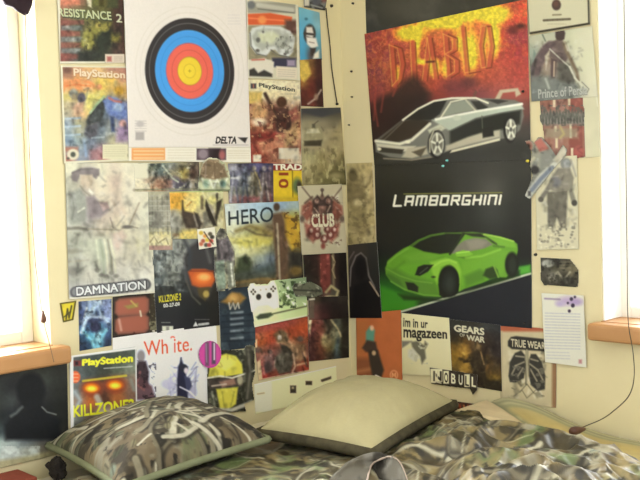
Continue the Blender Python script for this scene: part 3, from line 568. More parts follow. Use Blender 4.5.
def a_hand(A):
    A.grid([(169, 192), (223, 190), (223, 238), (171, 238)], ['ecc070 e8b858 e8d080 dcd088 c8c498 d0cca0', 'e8b04c e4bc58 ecd884 e0d890 b0a888 c8c490', 'c0b090 d8bc60 e8d488 c8bc90 a89c80 d0c898', 'a8a698 98927c b8a078 a89c84 8c8474 d4c898', 'a4a298 908a78 a89878 988c78 a49c84 d4cc9c', 'a8a288 dcc870 dcc878 c4b88c c4bc90 ccc69c'])
    A.rect(169, 193, 181, 209, 'e4ac44', 2.2); A.ell(189, 203, 5, 7, 'efd88c', 2); A.line([(187, 206), (191, 202)], 1.2, 'd89c48', .8)
    A.poly([(182, 207), (185, 211), (193, 213), (196, 219), (198, 228), (186, 228), (183, 220), (181, 214)], '4a3e34', 1.2); A.line([(182.5, 201), (183, 210)], 1.6, '4a4234', .9); A.poly([(194, 212), (198, 214), (202, 224), (199, 229), (196, 222)], '3b332c', 1.1); A.line([(194, 216), (197, 226)], 1.8, '8c8478', .9)
    A.line([(202, 197), (202, 208)], 3, '6c6048', 1.1); A.poly([(203, 213), (207, 210), (208, 226), (204, 227)], '7a7668', 1.2); A.poly([(206, 200), (209, 206), (214, 218), (217, 226), (213, 226), (208, 216), (205, 206)], '2e2820', 1); A.line([(210, 206), (216, 219)], 2, '9c9484', .9); A.poly([(216, 202), (222, 199), (221, 206), (218, 216), (216.5, 224), (214.5, 218), (216, 210)], '352e24', 1.1); A.line([(217, 194), (216.6, 200)], 2, '443c30', 1); A.ell(212, 200, 4, 4, 'dcd48c', 1.4)
    A.rect(171, 211, 181, 232, 'a09e92', 2, .7); A.ell(176, 235, 3, 1.6, '8c7458', 1); A.line([(182, 235), (194, 231), (200, 235)], 3.4, 'e4cc74', 1.4); A.speck(2.5, .25, 3); A.line([(169, 191.6), (223, 190.6)], 1.8, 'b4c684', .8)
    A.busy(110, 5, None, .35)
poster('game_poster', 'yellow page with a dark clawed hand, below the soldier collage', 'poster', 'L', [(169.5, 192), (223, 190), (223.5, 238.5), (171.5, 239)], a_hand, 4, 'game posters and magazine pages on the left wall')
def a_col(A):
    A.grid([(148, 190), (171, 190), (173, 250), (148, 250)], ['b8b49c c0bca0 b0ac98', 'a09e8e b4b0a0 a09c8c', 'a8a698 98968a b4b0a0', '98988c b0aea0 a4a090', 'e0d8a8 e8dca0 d8d0a0', 'c8a890 d0a890 b8a088'])
    for x in (152, 157, 162, 167): A.line([(x, 196), (x+1, 234)], 1, '807e74', .7, .7)
    for y in range(196, 236, 5): A.line([(149, y), (171, y-.3)], .8, 'c4c2b4', .6, .7)
    A.poly([(154, 216), (158, 212), (162, 216), (162, 228), (154, 228)], '8c8a80', 1.2); A.rect(148, 237, 171, 246, 'e9e0b4', 1.4); A.line([(150, 242), (154, 237), (158, 243), (166, 238), (168, 244)], 1, '98906a', .7); A.rect(149, 246, 170, 250, 'b8948a', 1)
    A.speck(2, .2, 4)
    A.busy(70, 6, None, .3)
poster('magazine_page', 'narrow grey page of a tall building above a cream band', 'magazine page', 'L', [(148, 191), (170.5, 191), (172.5, 250), (149, 250)], a_col, 3, 'game posters and magazine pages on the left wall')
def a_kz2(A):
    A.grid([(150, 238), (219, 233), (221, 324), (156, 333)], ['686c68 7c807c 888a84 6a6e70 585a58', '70787a 8c928e 9a9c98 60646a 504c48', '788080 a0a49c 707478 4a4c54 5c544c', '60686a 7c807a 565a5c 302e34 3c3830', '383c3e 3c4040 303436 2a2824 2c2a24', '282a2c 262829 24262a 22221f 24221e', '26282c 24262a 202226 1e2022 1e1e1c', '2a2a2e 26262c 202026 1e1e22 201e1e'])
    A.blotch('b4b8b0', 8, .55, 2, (152, 240, 186, 286), .15, 1, .6); A.blotch('484c4c', 6, .56, 12, (152, 240, 186, 290), .1, .6, .6)
    A.poly([(183, 258), (190, 246), (200, 240), (212, 246), (216, 262), (216, 280), (208, 300), (196, 296), (188, 284)], '3c3a3c', 2); A.line([(184, 240), (190, 252), (189, 270)], 4, '3a3e44', 1.6, .8); A.line([(205, 244), (210, 262)], 3, '5c5c5c', 1.4)
    A.poly([(188, 272), (192, 269), (205, 269), (213, 272), (215, 280), (211, 287), (200, 288), (192, 285)], 'c25a2c', 1.3); A.ell(203, 278, 9, 6, 'e27a38', 2); A.ell(204, 277, 5.5, 3.2, 'f8b46a', 1.5); A.line([(190, 271), (213, 271)], 1.2, '803820', .8)
    A.poly([(197, 288), (210, 287), (209, 296), (205, 301), (199, 296)], '54482c', 1.2); A.ell(206, 294, 3, 3.4, 'b09a54', 1); A.line([(186, 280), (192, 296), (200, 304)], 1.6, '55524c', 1)
    A.busy(130, 7, (152, 240, 185, 292), .45, (2, 8)); A.txt('KILLZONE 2', [(159, 296), (181, 293.3), (181, 300), (159.3, 302.5)], 'd6cc3a', .03, 1, 1, 1.3); A.txt('02-27-09', [(163.5, 304.2), (179.5, 302.3), (179.7, 305.7), (163.7, 307.5)], 'e0e0dc', .03, 2, 1, 1.4)
    A.rect(162, 326, 173, 331, 'd8d8c8', .6); A.rect(166, 326.6, 169, 330.6, '8c8c84', .6); A.lines(161.5, 322.5, 170, 322.5, 1, 'a8a8a0', .8, 3); A.poly([(193, 326.5), (195.5, 321.5), (198, 326)], 'd8d8d8', .5); A.lines(199, 324.6, 208, 324.6, 1, 'c8c8c8', .9, 7, 2.4, -.12); A.lines(195, 319.5, 209, 318, 1, 'a0a0a0', .6, 5)
poster('game_poster', 'dark KILLZONE 2 advert with one glowing orange visor, beside DAMNATION poster', 'poster', 'L', [(151, 238), (219, 233), (221.5, 325), (157, 333)], a_kz2, 2, 'game posters and magazine pages on the left wall')
def a_stamp(A):
    A.bg('efe6d6')
    for k, (x, y, c) in enumerate(((201, 233, 'd8b848'), (205, 236, 'e0a050'), (210, 234, '5a5444'), (203, 241, 'b05c48'), (207, 240, 'd8c050'), (211, 241, 'c04c40'), (206, 245, '4c4a40'), (212, 237, '38342c'), (209, 245, 'b84c44'), (201, 244, 'c06c50'))): A.ell(x, y, 2.1, 2, c, .8)
    A.line([(204, 232), (208, 238), (213, 244)], 1, '48402e', .6)
poster('sticker', 'little square white sticker with bright specks, above the orange visor', 'sticker', 'L', [(197, 229.5), (214.5, 227), (216.5, 246.5), (199, 249.5)], a_stamp, 6, step=.45)
def a_mech(A):
    A.bg('a8a68c'); A.blotch('5a5650', 6, .45, 3, None, .15, .6); A.ell(221, 233, 4, 5, '6c6860', 1.2); A.poly([(216, 240), (228, 237), (234, 254), (232, 262), (217, 262)], '6c6468', 1.4); A.line([(217, 240), (219, 258)], 2.4, '3c383c', 1); A.line([(228, 242), (230, 262)], 2.2, '4c484c', 1)
    A.poly([(215, 262), (224, 260), (226, 288), (218, 290)], '8c9c8c', 1.2); A.poly([(226, 260), (233, 262), (235, 285), (229, 288)], '74786c', 1.2); A.line([(231, 264), (233, 286)], 1.6, 'dcdccc', .8); A.speck(2, .35, 8)
    A.busy(80, 10, None, .5)
poster('paper_cutout', 'tall grey machine figure cutout at the left edge of the HERO page', 'cutout', 'L', [(213, 227), (237, 226), (238, 291), (214, 292)], a_mech, 5, None, cut=[(214, 244), (217, 233), (220, 228), (225, 229), (228, 237), (234, 248), (235, 262), (234, 268), (236, 287), (229, 290), (227, 280), (225, 291), (217, 291), (214, 268)])
def a_hero(A):
    A.grid([(225, 204), (299, 201), (303, 280), (231, 288)], ['c4ccc8 b4c4d0 a8c0d0 98b0c0 889cb0 98a8a8', 'd0d4c8 c4ccc8 b4c0c0 90988c 907850 a09c58', 'd0d0b4 b4b488 a49c68 706048 685438 9c8038', 'ccc688 ccc474 bcb060 8c8050 64503a 8c7038', 'd4d4ac d4d098 bcb880 8c8c70 5c4c3c 6c6038', '989878 a8a888 889088 687480 544840 403c30', '50503c 5c5c50 54606c 485058 584838 2c2c28', '504430 6c6044 6c5838 6c5838 6c5438 302820'])
    A.line([(236, 231), (250, 226), (262, 230), (272, 235)], 4, '78683c', 1.8, .8); A.line([(246, 229), (256, 234), (270, 236)], 2, '5a4c34', 1.2, .8); A.poly([(232, 239), (252, 241), (272, 238), (270, 245), (240, 248)], 'ccc25c', 2.4, .7)
    A.poly([(238, 258), (246, 255), (252, 262), (250, 272), (236, 272)], '38402c', 2); A.poly([(232, 274), (260, 268), (276, 262), (276, 278), (236, 284)], '3c4640', 3, .7); A.line([(233, 283), (262, 279), (282, 281)], 3, '8c6c3c', 1.5, .7)
    A.ell(276.5, 207, 3.2, 4, '4c3a2c', 1); A.poly([(272, 214), (282, 213), (287, 232), (288, 262), (284, 284), (277, 284), (275, 256)], '5c4636', 1.6); A.line([(277, 224), (280, 284)], 2, 'b8ac90', .9, .8); A.line([(283, 214), (294, 232)], 3, '7a6238', 1.2)
    A.poly([(285, 214), (295, 218), (300, 226), (299, 244), (292, 250), (286, 236)], 'b89030', 2); A.blotch('5c4420', 4, .55, 8, (284, 212, 302, 252), .12); A.rect(290, 254, 304, 282, '2c2824', 3, .8); A.ell(296, 271, 6, 5, '8c6c30', 2, .6)
    A.speck(3, .15, 5)
    A.busy(150, 9, (232, 226, 302, 285), .35, (2, 8)); A.txt('HERO', [(228, 211.5), (272.5, 206.5), (273, 221.5), (228.5, 225.5)], '1f2a30', .0, 1, 1, 1.25)
poster('game_poster', 'landscape page with dark capital letters HERO and a standing figure', 'poster', 'L', [(224.5, 204), (299, 201), (303.5, 280), (231, 288.5)], a_hero, 4, 'game posters and magazine pages on the left wall')
def a_list(A):
    A.bg('26303a'); A.speck(6, .25, 3); A.blotch('3a464e', 8, .55, 2, None, .2); A.poly([(221, 302), (227, 297), (232, 292), (240, 293), (246, 298), (240, 304), (228, 304)], '8c6a36', 1.6); A.ell(233, 298, 5, 4, 'b48c50', 1.6); A.line([(229, 303), (230, 309), (233, 303), (235, 309), (238, 303), (239, 308)], 1.4, 'c0b8a8', .8)
    for y in (312.5, 318.5, 324, 330.5, 338): A.line([(231, y+.6), (242.5, y-.6)], 2.2, 'a4acb0', 1, .6); A.line([(222, y+3.5), (254, y+1.8)], 1.2, '18202a', .9, .7)
    A.busy(60, 20, None, .3)
poster('game_poster', 'dark blue page with a gold crest above short text lines', 'poster', 'L', [(218.5, 290), (254, 284), (255.5, 347), (221, 351)], a_list, 3, 'game posters and magazine pages on the left wall')
def a_ctrl(A):
    A.grid([(247, 285), (306, 277), (307, 316), (254, 327)], ['d0d8b0 b8c890 98a880 788868', 'd8dcb8 d0d8a8 98b078 78886c', 'dce0bc d8dcb0 b8c890 a0b080', 'd0dca8 d0d8a0 c0cc98 b8c48c'])
    A.poly([(248, 292), (250, 285), (252.5, 282.5), (255, 286), (268, 285), (271, 281), (274, 280.5), (276.5, 286), (278.5, 296), (279, 307), (274, 309), (268, 305), (258, 306), (253, 311), (249, 310), (248, 300)], 'e8e0d2', .9)
    A.ell(258.5, 297, 2.6, 3, '2c2824', .6); A.ell(269, 295.5, 2.6, 3, '2c2824', .6)
    for x, y in ((251.4, 291.8), (255, 291.8), (253.2, 289.8), (253.2, 294), (271.2, 289), (275, 288.6), (273.1, 286.8), (273.1, 291)): A.ell(x, y, 1.0, 1.1, '38332e', .5)
    A.ell(260.5, 290, .8, .8, 'a89c8c', .5); A.ell(266, 289.3, .8, .8, 'a89c8c', .5)
    A.poly([(256, 317), (260, 314), (271, 312.5), (273, 315), (268, 318), (258, 319.5)], '3c4434', .9); A.line([(272, 314), (290, 310), (307, 306)], 1.4, '55583c', .7)
    A.blotch('38482c', 4, .5, 6, (279, 281, 296, 308), .1); A.ell(287, 298, 5, 5, '4c5c34', 1.6); A.blotch('e4ecd0', 4, .6, 16, (279, 281, 306, 306), .1); A.line([(254, 326.5), (307, 316)], 2.4, 'd4dcb4')
poster('magazine_page', 'pale green page with a white game controller, under the HERO page', 'magazine page', 'L', [(247, 284), (306, 276), (307.5, 316), (254, 327.5)], a_ctrl, 5, 'game posters and magazine pages on the left wall', cut=[(247.3, 290), (250, 284), (252.5, 281.5), (256, 284.5), (268, 284), (271.5, 280), (275, 279.5), (282, 280), (306, 277), (307.5, 316), (254.5, 327.5), (253, 312), (249, 311.5)])
def a_war(A):
    A.grid([(253, 327), (308, 316), (309, 370), (259, 380)], ['884034 8c4038 8a3c34 803c30 8a4028', '8c4a30 944028 7c3c2c 8c3c24 9c4424', '9a4c28 98402a 7c4032 8a4028 904028', '84503c 784034 6c4434 84583c 74402c', '7c5044 7c4c44 584840 705844 6c4034', '8c5048 6c4440 50483c 745844 604034', '7c4040 80443c 5c4038 6c4c3c 703828', '842c28 78382c 6c3428 703c30 742c20'])
    A.poly([(274, 334), (281, 329), (287, 333), (289, 340), (285, 344), (277, 343)], '5a4a34', 1.6); A.ell(279.5, 337.5, 2, 2.6, 'a89c90', .9); A.poly([(282, 342), (290, 342), (299, 348), (304, 356), (297, 360), (288, 350)], '8a6c50', 1.6); A.poly([(280, 344), (287, 346), (293, 353), (290, 356), (282, 352)], '2e2a24', 1.1)
    A.poly([(276, 356), (282, 352), (290, 354), (293, 362), (290, 372), (279, 374), (274, 366)], '47433a', 1.3); A.line([(275, 358), (274, 368)], 1.4, '98887c', .9, .8); A.line([(293, 354), (295, 366), (292, 373)], 1.5, 'c0a890', .9, .8); A.ell(300, 339, 3.2, 3, '4c3c34', 1.2); A.poly([(296, 343), (305, 344), (306, 358), (299, 362)], '74583f', 1.5); A.line([(297, 365), (306, 363)], 1.8, 'b08868', .9)
    A.ell(270, 352, 2.4, 2.8, '443430', 1); A.poly([(264, 356), (273, 354), (274, 370), (264, 374)], '5f4644', 1.6, .9); A.ell(268, 367, 4, 5, '3c3030', 1.5); A.ell(257, 350, 4, 3, '54443c', 1.4); A.line([(262, 362), (264, 374)], 1.6, '9c5c54', 1); A.line([(302, 352), (307, 366)], 1.6, '3c2c24', 1); A.speck(2, .35, 3)
    A.line([(258.5, 379.8), (309, 370.2)], .9, 'c8b498'); A.poly([(256, 362), (260, 360), (262.5, 379), (257, 381)], 'b9a280', .8); A.poly([(255, 340), (257, 339), (257, 347), (255, 348)], 'cab48c', .7)
    A.busy(150, 12, (258, 332, 308, 376), .5)
poster('game_poster', 'red battle scene page of armed figures, below the controller page', 'poster', 'L', [(253, 327.5), (307.5, 316.5), (309, 370.5), (258.5, 380.5)], a_war, 3, 'game posters and magazine pages on the left wall')
def a_dk(A):
    A.grid([(307, 315), (349, 318), (349, 357), (309, 361)], ['6c4030 54302a 3c3028 30342c 2c2a22', '5c2c28 5a3028 40382c 3c4034 2c2c24', '4c2a28 64382c 60543c 484c3c 242218', '442824 5c3428 6c6044 585840 20201a', '3c2220 5c3424 54482c 38402f 20201a', '38201e 4c2c22 3c3224 2c3230 20201a'])
    A.line([(331, 320), (337, 328), (341, 336)], 2, '807858', .9); A.line([(325, 320), (330, 328), (326, 336)], 3, '2a2620', 1.3); A.ell(325, 341, 4, 6, '7c704c', 1.8); A.ell(333, 334, 3, 5, '6c6a50', 1.6); A.line([(338, 340), (336, 354)], 4, '303a3a', 1.6); A.rect(342, 318, 350, 360, '1d1b15', 1.8); A.speck(2.5, .4, 7); A.poly([(308, 317), (312, 317), (310, 334), (308, 330)], 'c8b48c', 1)
    A.busy(110, 13, None, .55)
poster('game_poster', 'dark maroon page with a murky grey figure, right of red battle page', 'poster', 'L', [(308, 315), (348.5, 316), (349, 357.5), (309, 361.5)], a_dk, 2, 'game posters and magazine pages on the left wall')
def a_note(A):
    A.bg('c6b98f'); A.rect(254, 382, 272, 412, 'cfc5a2', .8); A.line([(272, 380), (273, 412)], .7, 'c0b490'); A.line([(257.5, 394), (264, 393)], 1.2, '8a7c60', .7)
    A.rect(290, 385.5, 296, 393, '2c2620', .6); A.rect(291.5, 386.5, 294, 389, '8c8068', .7); A.rect(305.5, 381, 312, 385, '30281f', .6); A.poly([(321, 380), (331, 376.5), (331, 379), (322, 382)], '30281f', .6); A.poly([(321, 379.5), (331, 376.2), (331, 378), (321, 381.5)], '40382c', .6); A.line([(254, 384.5), (336, 366)], 1, 'e2d8bc', .7)
poster('note', 'cream note with three small dark squares, above the top edge of the cream pillow', 'paper', 'L', [(254, 384.5), (336, 366), (337.5, 396), (255.5, 414)], a_note, 1)

# upper right of the left wall
def a_gog(A):
    A.bg('c8c2a8'); A.rect(246, 2, 297, 13, '989484', 1); A.line([(258, 5), (292, 10)], 4.5, 'bab6a6', 1); A.ell(251, 5, 4, 4, '6a6c6c', 1.2); A.line([(258, 9), (294, 13)], 1, '6a6860', .7)
    A.poly([(246, 14), (270, 13), (292, 17), (291, 25), (246, 25)], 'cf5a34', .9); A.ell(262, 20, 4, 4, 'e89050', 1.6); A.line([(247, 18), (288, 21)], 1.4, 'e88858', .8, .8)
    A.rect(247, 25.5, 297, 60, '8c8468', 1); A.rect(285, 20, 297, 34, '5c4038', 2)
    A.poly([(249, 34), (252, 28), (262, 25.5), (280, 26.5), (290, 31), (295, 38), (293, 52), (288, 57), (280, 55), (275, 50), (271, 50), (266, 56), (256, 54), (250, 46)], 'c9cbc4', .9)
    A.poly([(252, 36), (256, 30), (266, 28.5), (280, 29.5), (288, 34), (290, 42), (286, 50), (280, 49), (275, 46), (268, 47), (262, 51), (255, 46)], 'a9aca0', 1.1); A.poly([(258, 33), (272, 31), (280, 36), (272, 44), (260, 42)], 'c6c8aa', 2)
    A.ell(258, 40, 2, 2.4, '5c5c58', .9); A.ell(263, 32, 1.2, 1.2, '6c6c66', .7); A.ell(257.5, 50.5, 2, 1.6, '55524c', .8); A.ell(285, 54, 1.5, 1.3, '5c5a54', .7); A.blotch('74776e', 4, .58, 5, (275, 36, 294, 54), .1, .6, .8)
    A.line([(250, 33), (251, 46), (257, 54), (266, 56)], 1.1, '6a6a64', .7); A.line([(271, 50), (278, 55), (289, 57)], 1, '5c5c54', .7)
    A.rect(272, 58, 296, 67, '38384a', 1.2); A.rect(287, 60, 295, 66, '988ca0', 1); A.poly([(249, 60), (264, 58), (274, 62), (273, 74), (250, 73)], 'd4ccba', .9); A.line([(252, 60), (264, 59.5)], 1.4, 'b86050', .8); A.poly([(249, 70), (254, 68), (258, 73), (264, 70), (272, 74), (272, 77), (249, 76)], '3c3a36', 1); A.poly([(276, 66), (297, 68), (297, 79), (276, 77)], 'd8ccb4', .8); A.lines(278, 69.5, 295, 76, 4, 'a8a090', .6, 3, .7, .05)
    A.line([(246.5, 0), (248.5, 78)], 1.4, 'dcd6c4'); A.line([(297, 6), (299.5, 80)], 3.2, 'd6d0b8')
    A.busy(70, 15, (250, 28, 296, 58), .35)
poster('magazine_page', 'page with silver ski goggles under an orange band', 'magazine page', 'L', [(246, -2), (298, 5), (300, 80.5), (248, 78)], a_gog, 2, 'game posters and magazine pages on the left wall')
def a_ps2(A):
    A.grid([(248, 79), (300, 82), (301, 163), (251, 162)], ['ded4b0 e0d6b4 ded2b0', 'd8cca0 d8c8a0 dacca8', '9c7060 8c6450 b09078', 'b08868 704838 a07458', 'a06448 6c3c30 b88860', '7c3c30 a86450 c09070', '904438 b87c64 986450', '80382c a06c54 c8b498'])
    A.rect(248.5, 92, 262, 104, 'c8ac60', 1.4); A.ell(259, 111, 8, 10, 'c89868', 2.2); A.ell(259, 122, 7, 4, 'e0ccb0', 1.6); A.line([(265, 94), (270, 104), (277, 114)], 3.4, '3c2c24', 1)
    A.ell(281.5, 102, 5, 5.5, '4c3224', 1); A.poly([(275, 108), (288, 107), (292, 122), (290, 134), (276, 132)], '48302a', 1.3); A.poly([(288, 112), (297, 106), (299, 118), (292, 122)], '885044', 1.4); A.poly([(286, 132), (298, 122), (298, 138), (284, 150)], 'b89468', 2)
    A.poly([(252, 134), (276, 132), (276, 142), (254, 143)], '80302a', 1.6); A.poly([(256, 142), (276, 138), (284, 150), (262, 154)], 'b47458', 2); A.blotch('542a22', 5, .58, 5, (250, 104, 300, 162), .1, 1, .7); A.blotch('d8b080', 4, .64, 9, (250, 104, 300, 162), .08, 1, .7); A.speck(2, .25, 2)
    A.rect(278.5, 148, 299, 159, 'd0c4ac', .7); A.rect(253, 155, 261, 162, 'd8ccb4', .8)
    A.rect(250.5, 83.5, 256, 88.5, '3c3c44', .6); A.rect(252.6, 84, 254, 88, 'a06858', .5)
    A.busy(150, 14, (251, 96, 300, 160), .45); A.txt('PlayStation', [(259, 83), (294.5, 87.5), (294.5, 93.2), (259, 88)], '3a3c34', .02, 1, 1, 1.3); A.lines(280, 94, 296, 95, 1, '9c9478', .7, 3)
poster('magazine_cover', 'gaming magazine cover with dark title and a brown soldier, right of the archery target', 'magazine cover', 'L', [(248, 79.5), (300, 81.5), (301.5, 164), (251, 163)], a_ps2, 3, 'game posters and magazine pages on the left wall')
def a_top(A):
    A.bg('2c2a28'); A.blotch('6a6a64', 4, .52, 4, None, .12); A.ell(316, 2, 5, 4, '4c4c50', 1.5); A.rect(304, -10, 309, 6, 'b8b09c', 1); A.line([(311, 5), (322, 8)], 1.4, '8c8c84', .8); A.ell(324, -2, 3, 4, '70403c', 1.5)
poster('game_poster', 'scrap of dark poster at the top edge, above the pale face page', 'poster', 'L', [(303, -10), (328, -8), (325, 10.5), (304, 7)], a_top, 3, 'game posters and magazine pages on the left wall')
def a_face(A):
    A.grid([(298, 7), (320, 12), (322, 60), (300, 60)], ['68a0b0 6ca4b4 7098a0', '5c9cb4 64a0b4 7ca8b0', '58a0bc 5898b0 6098a8', '4c94b4 587c88 5c8c98', '4890b0 504c4c 5c8088'])
    A.ell(306, 19, 1.6, 1.4, '3c6c7c', .7)
    A.ell(309.5, 34, 6, 9.6, '2e2a28', 1); A.poly([(306, 27), (312, 27), (314, 35), (312, 38), (306, 36)], 'ccc4b8', 1); A.line([(304.5, 33.5), (313.5, 34.5)], 2.2, '3c3630', .7); A.poly([(306, 37), (316, 38), (318, 46), (312, 49), (307, 44)], 'd8d0c2', 1); A.line([(309, 42), (314, 43)], .8, '8c7c70', .6)
    A.poly([(310, 48), (316, 48), (314, 56), (311, 56)], '38302c', 1); A.poly([(314, 54), (319, 50), (319, 58), (313, 59)], 'd4ccb8', 1)
poster('magazine_page', 'narrow blue page with a pale face in dark glasses', 'magazine page', 'L', [(298.5, 7), (319.5, 12.5), (322, 60), (300, 60)], a_face, 2, 'game posters and magazine pages on the left wall')
def a_by(A):
    A.grid([(299, 60), (322, 58), (323, 107), (301, 106)], ['b09448 705030 3c2420', 'c0a048 78502c 402420', '8c6034 5c2c24 3c2020', '582c24 5a2820 38201c', '502820 603028 38201c'])
    A.poly([(300, 62), (308, 62), (311, 74), (304, 82), (300, 78)], 'c0a44c', 1.4); A.line([(308, 104), (316, 98), (321, 90)], 1.6, 'a89888', .8); A.speck(3, .3, 3); A.ell(316, 97, 2, 3, '8c7460', 1)
poster('game_poster', 'narrow maroon and mustard page, under the blue page with a face', 'poster', 'L', [(299.5, 60), (321.5, 58.5), (323.5, 107), (301, 106)], a_by, 2, 'game posters and magazine pages on the left wall')
def a_truck(A):
    A.grid([(302, 108), (341, 107), (346, 184), (302, 184)], ['4c4840 48443c 484438', '8c8468 807860 68604c', 'a09678 988c6c 8c8060', '988c6c 908464 8c8060', '98906a 847850 786c48', '9c9068 7c7048 605838', '8c8058 6c6440 585030'])
    A.poly([(302, 109), (341, 107.5), (342, 112), (322, 117), (302, 113)], '3a3a3c', 1.4); A.poly([(304, 135), (306, 128), (319, 127), (323, 134), (323, 144), (304, 144)], '8c8464', 1); A.poly([(307, 129), (318, 128.5), (320, 133), (306, 133.5)], 'b8b090', .9); A.poly([(304, 141), (322, 140), (321, 146), (304, 146)], '3c3628', 1); A.rect(312, 124, 315, 128, '4c4838', .8); A.line([(313, 125), (318, 121)], .9, '504a3c', .6)
    A.poly([(322, 150), (342, 120), (343, 150), (330, 170)], '988a64', 2.5, .7); A.blotch('5c5434', 6, .56, 5, (304, 148, 346, 184), .1, .5, .6); A.blotch('b4a878', 6, .6, 8, (304, 146, 346, 184), .1, .5, .6); A.ell(336, 176, 6, 3, 'a89c70', 1.6, .6)
    A.busy(90, 16, (303, 125, 345, 183), .3)
poster('game_poster', 'sepia page of a truck driving down a dusty slope', 'poster', 'L', [(301, 108.5), (340.5, 107.5), (346, 184.5), (302, 185)], a_truck, 3, 'game posters and magazine pages on the left wall')
def a_trade(A):
    A.bg('d4b42c'); A.rect(270, 160, 305, 170.5, '80302a', .7); A.txt('TRADE', [(273.5, 164.2), (307, 164.2), (307, 169.8), (273.5, 169.8)], 'e8dcc4', .05, 1, 1, 1.3)
    A.txt('10', [(288, 173), (288, 187.5), (279, 187.5), (279, 173)], '8a3a20', .04, 1, 1, 1.3); A.line([(292.3, 171), (292.8, 202)], 1, '6a5c1c', .6); A.ell(297, 186, 4.5, 8, '5c6c44', 1.6); A.ell(299, 186, 2.4, 5, '40342c', 1.2); A.rect(273, 197, 304, 203, 'b89c2c', 1.4); A.speck(4, .12, 3)
poster('voucher', 'yellow trade voucher with a sideways red 10 under a dark red band', 'voucher', 'L', [(271.5, 162.5), (303, 163), (303.5, 202), (273.5, 203)], a_trade, 2)
def a_club(A):
    A.bg('b3a98d'); A.speck(10, .06, 3)
    for s in (-1, 1):
        A.line([(322+s*3, 206), (322+s*12, 197), (322+s*20, 187)], 1.5, '5c4a40', .8, .8); A.poly([(322+s*6, 204), (322+s*12, 200), (322+s*20, 206), (322+s*21, 214), (322+s*15, 222), (322+s*10, 214)], '7a3f34', 1.6, .85); A.poly([(322+s*9, 226), (322+s*18, 222), (322+s*16, 236), (322+s*9, 243), (322+s*5, 238)], '84443a', 1.6, .8); A.line([(322+s*10, 197), (322+s*17, 203)], 2, '4c3830', 1, .8)
        A.line([(322+s*14, 207), (322+s*19, 213)], 1.4, 'b89484', .8, .7); A.ell(322+s*20, 219, 2.4, 3.4, '4a3a34', 1.1, .8)
    A.poly([(312, 201), (317, 195), (322, 199), (328, 195), (333, 201), (332, 214), (313, 214)], '3d2f2b', 1.1); A.ell(316.5, 201, 2.2, 2.8, '8e7264', .9); A.ell(328, 201, 2.2, 2.8, '8a6c5e', .9); A.ell(322, 197, 2, 3, '6a5248', .8); A.poly([(318, 206), (326, 206), (325, 214), (319, 214)], '7c5c50', 1); A.line([(314, 208), (318, 213)], 1.2, 'a08a78', .7); A.line([(330, 206), (327, 212)], 1.2, '9a8472', .7)
    A.ell(322, 190, 1.8, 1.8, '5c4c44', .7); A.line([(322, 191), (322, 196)], 1.4, '4c3c34', .6)
    for x, y, r in ((311, 231, 2.6), (317, 235, 3), (324, 239, 2.8), (330, 235, 2.8), (334, 230, 2.2), (317, 229, 2.2), (327, 229.5, 2.2)): A.ell(x, y, r+1, r+1.4, '63312c', 1); A.ell(x+.3, y-.6, r*.6, r*.8, 'c8aa98', .9)
    A.ell(323, 246, 2.2, 3, '7c4038', 1)
    A.rect(310, 214.5, 335, 226.5, '64302a', 1.2); A.busy(90, 29, (306, 196, 339, 246), .4); A.txt('CLUB', [(311.3, 214.8), (333.7, 213.8), (334, 226), (312, 226.8)], 'c9c1a6', .05, 1, 1, 1.3); A.blotch('54342c', 2.5, .66, 4, (304, 196, 342, 246), .08, 1, .6)
poster('flyer', 'pale square flyer with a dark red winged crest reading CLUB', 'flyer', 'L', [(297.5, 186), (341.5, 184), (347, 252.5), (302, 255)], a_club, 6)
def a_slab(A):
    A.grid([(303, 252), (344, 250), (346, 300), (305, 300)], ['241c18 2c1e1a 6a3830 2c201c 1e1814', '201814 2a1c18 703c34 3a2820 1c1612', '2a2420 302420 6c3830 40302a 1c1614', '38342c 38302a 584038 4a4438 201a16'])
    A.rect(320.5, 252, 330, 292, '6a342e', .9); A.line([(333, 254), (333.5, 286)], 2.2, '6c6048', .9); A.line([(326, 292), (331, 286), (338, 291), (336, 297), (326, 297)], 2.4, 'a89c70', 1); A.blotch('8c4c40', 4, .6, 4, (320, 252, 331, 292), .1); A.line([(332, 256), (335, 262), (332, 270), (335, 278)], .9, 'a08c68', .7)
    A.busy(60, 17, None, .4)
poster('game_poster', 'dark page with a red upright slab, directly under the CLUB flyer', 'poster', 'L', [(303, 252), (346, 249), (348, 300), (305, 300.5)], a_slab, 3, 'game posters and magazine pages on the left wall')
def a_gun(A):
    A.bg('5a5a4a'); A.blotch('34342c', 4, .5, 4, None, .12); A.blotch('8c8c78', 4, .6, 9, None, .1); A.line([(294, 290), (320, 291)], 1.4, '2c2c26', .8)
poster('paper_cutout', 'ragged grey-green rock-like cutout at the right end of the controller page', 'cutout', 'L', [(291, 281), (323, 281), (323, 299), (292, 299)], a_gun, 7, None, cut=[(292, 288), (295, 283), (303, 284), (310, 281.5), (317, 285), (322, 288), (322.5, 294), (314, 297.5), (303, 296), (296, 297)])
def a_box(A):
    A.grid([(309, 296), (349, 294), (349, 318), (309, 320)], ['3c3428 241e1a 2a2420 302a22', '4c3430 2e1e1e 201a18 241e1a', '5c3a34 341e1e 1c1614 1e1a16']); A.poly([(309, 299), (314, 298), (314, 318), (309, 319)], '584c40', 1); A.line([(309.5, 299.5), (314, 299)], 1.4, 'c8c0b0', .7); A.speck(4, .3, 3)
poster('game_poster', 'small near-black page beside the corner, above the maroon page', 'poster', 'L', [(308.5, 297), (347.5, 296), (348.5, 318), (309, 320)], a_box, 4, 'game posters and magazine pages on the left wall')
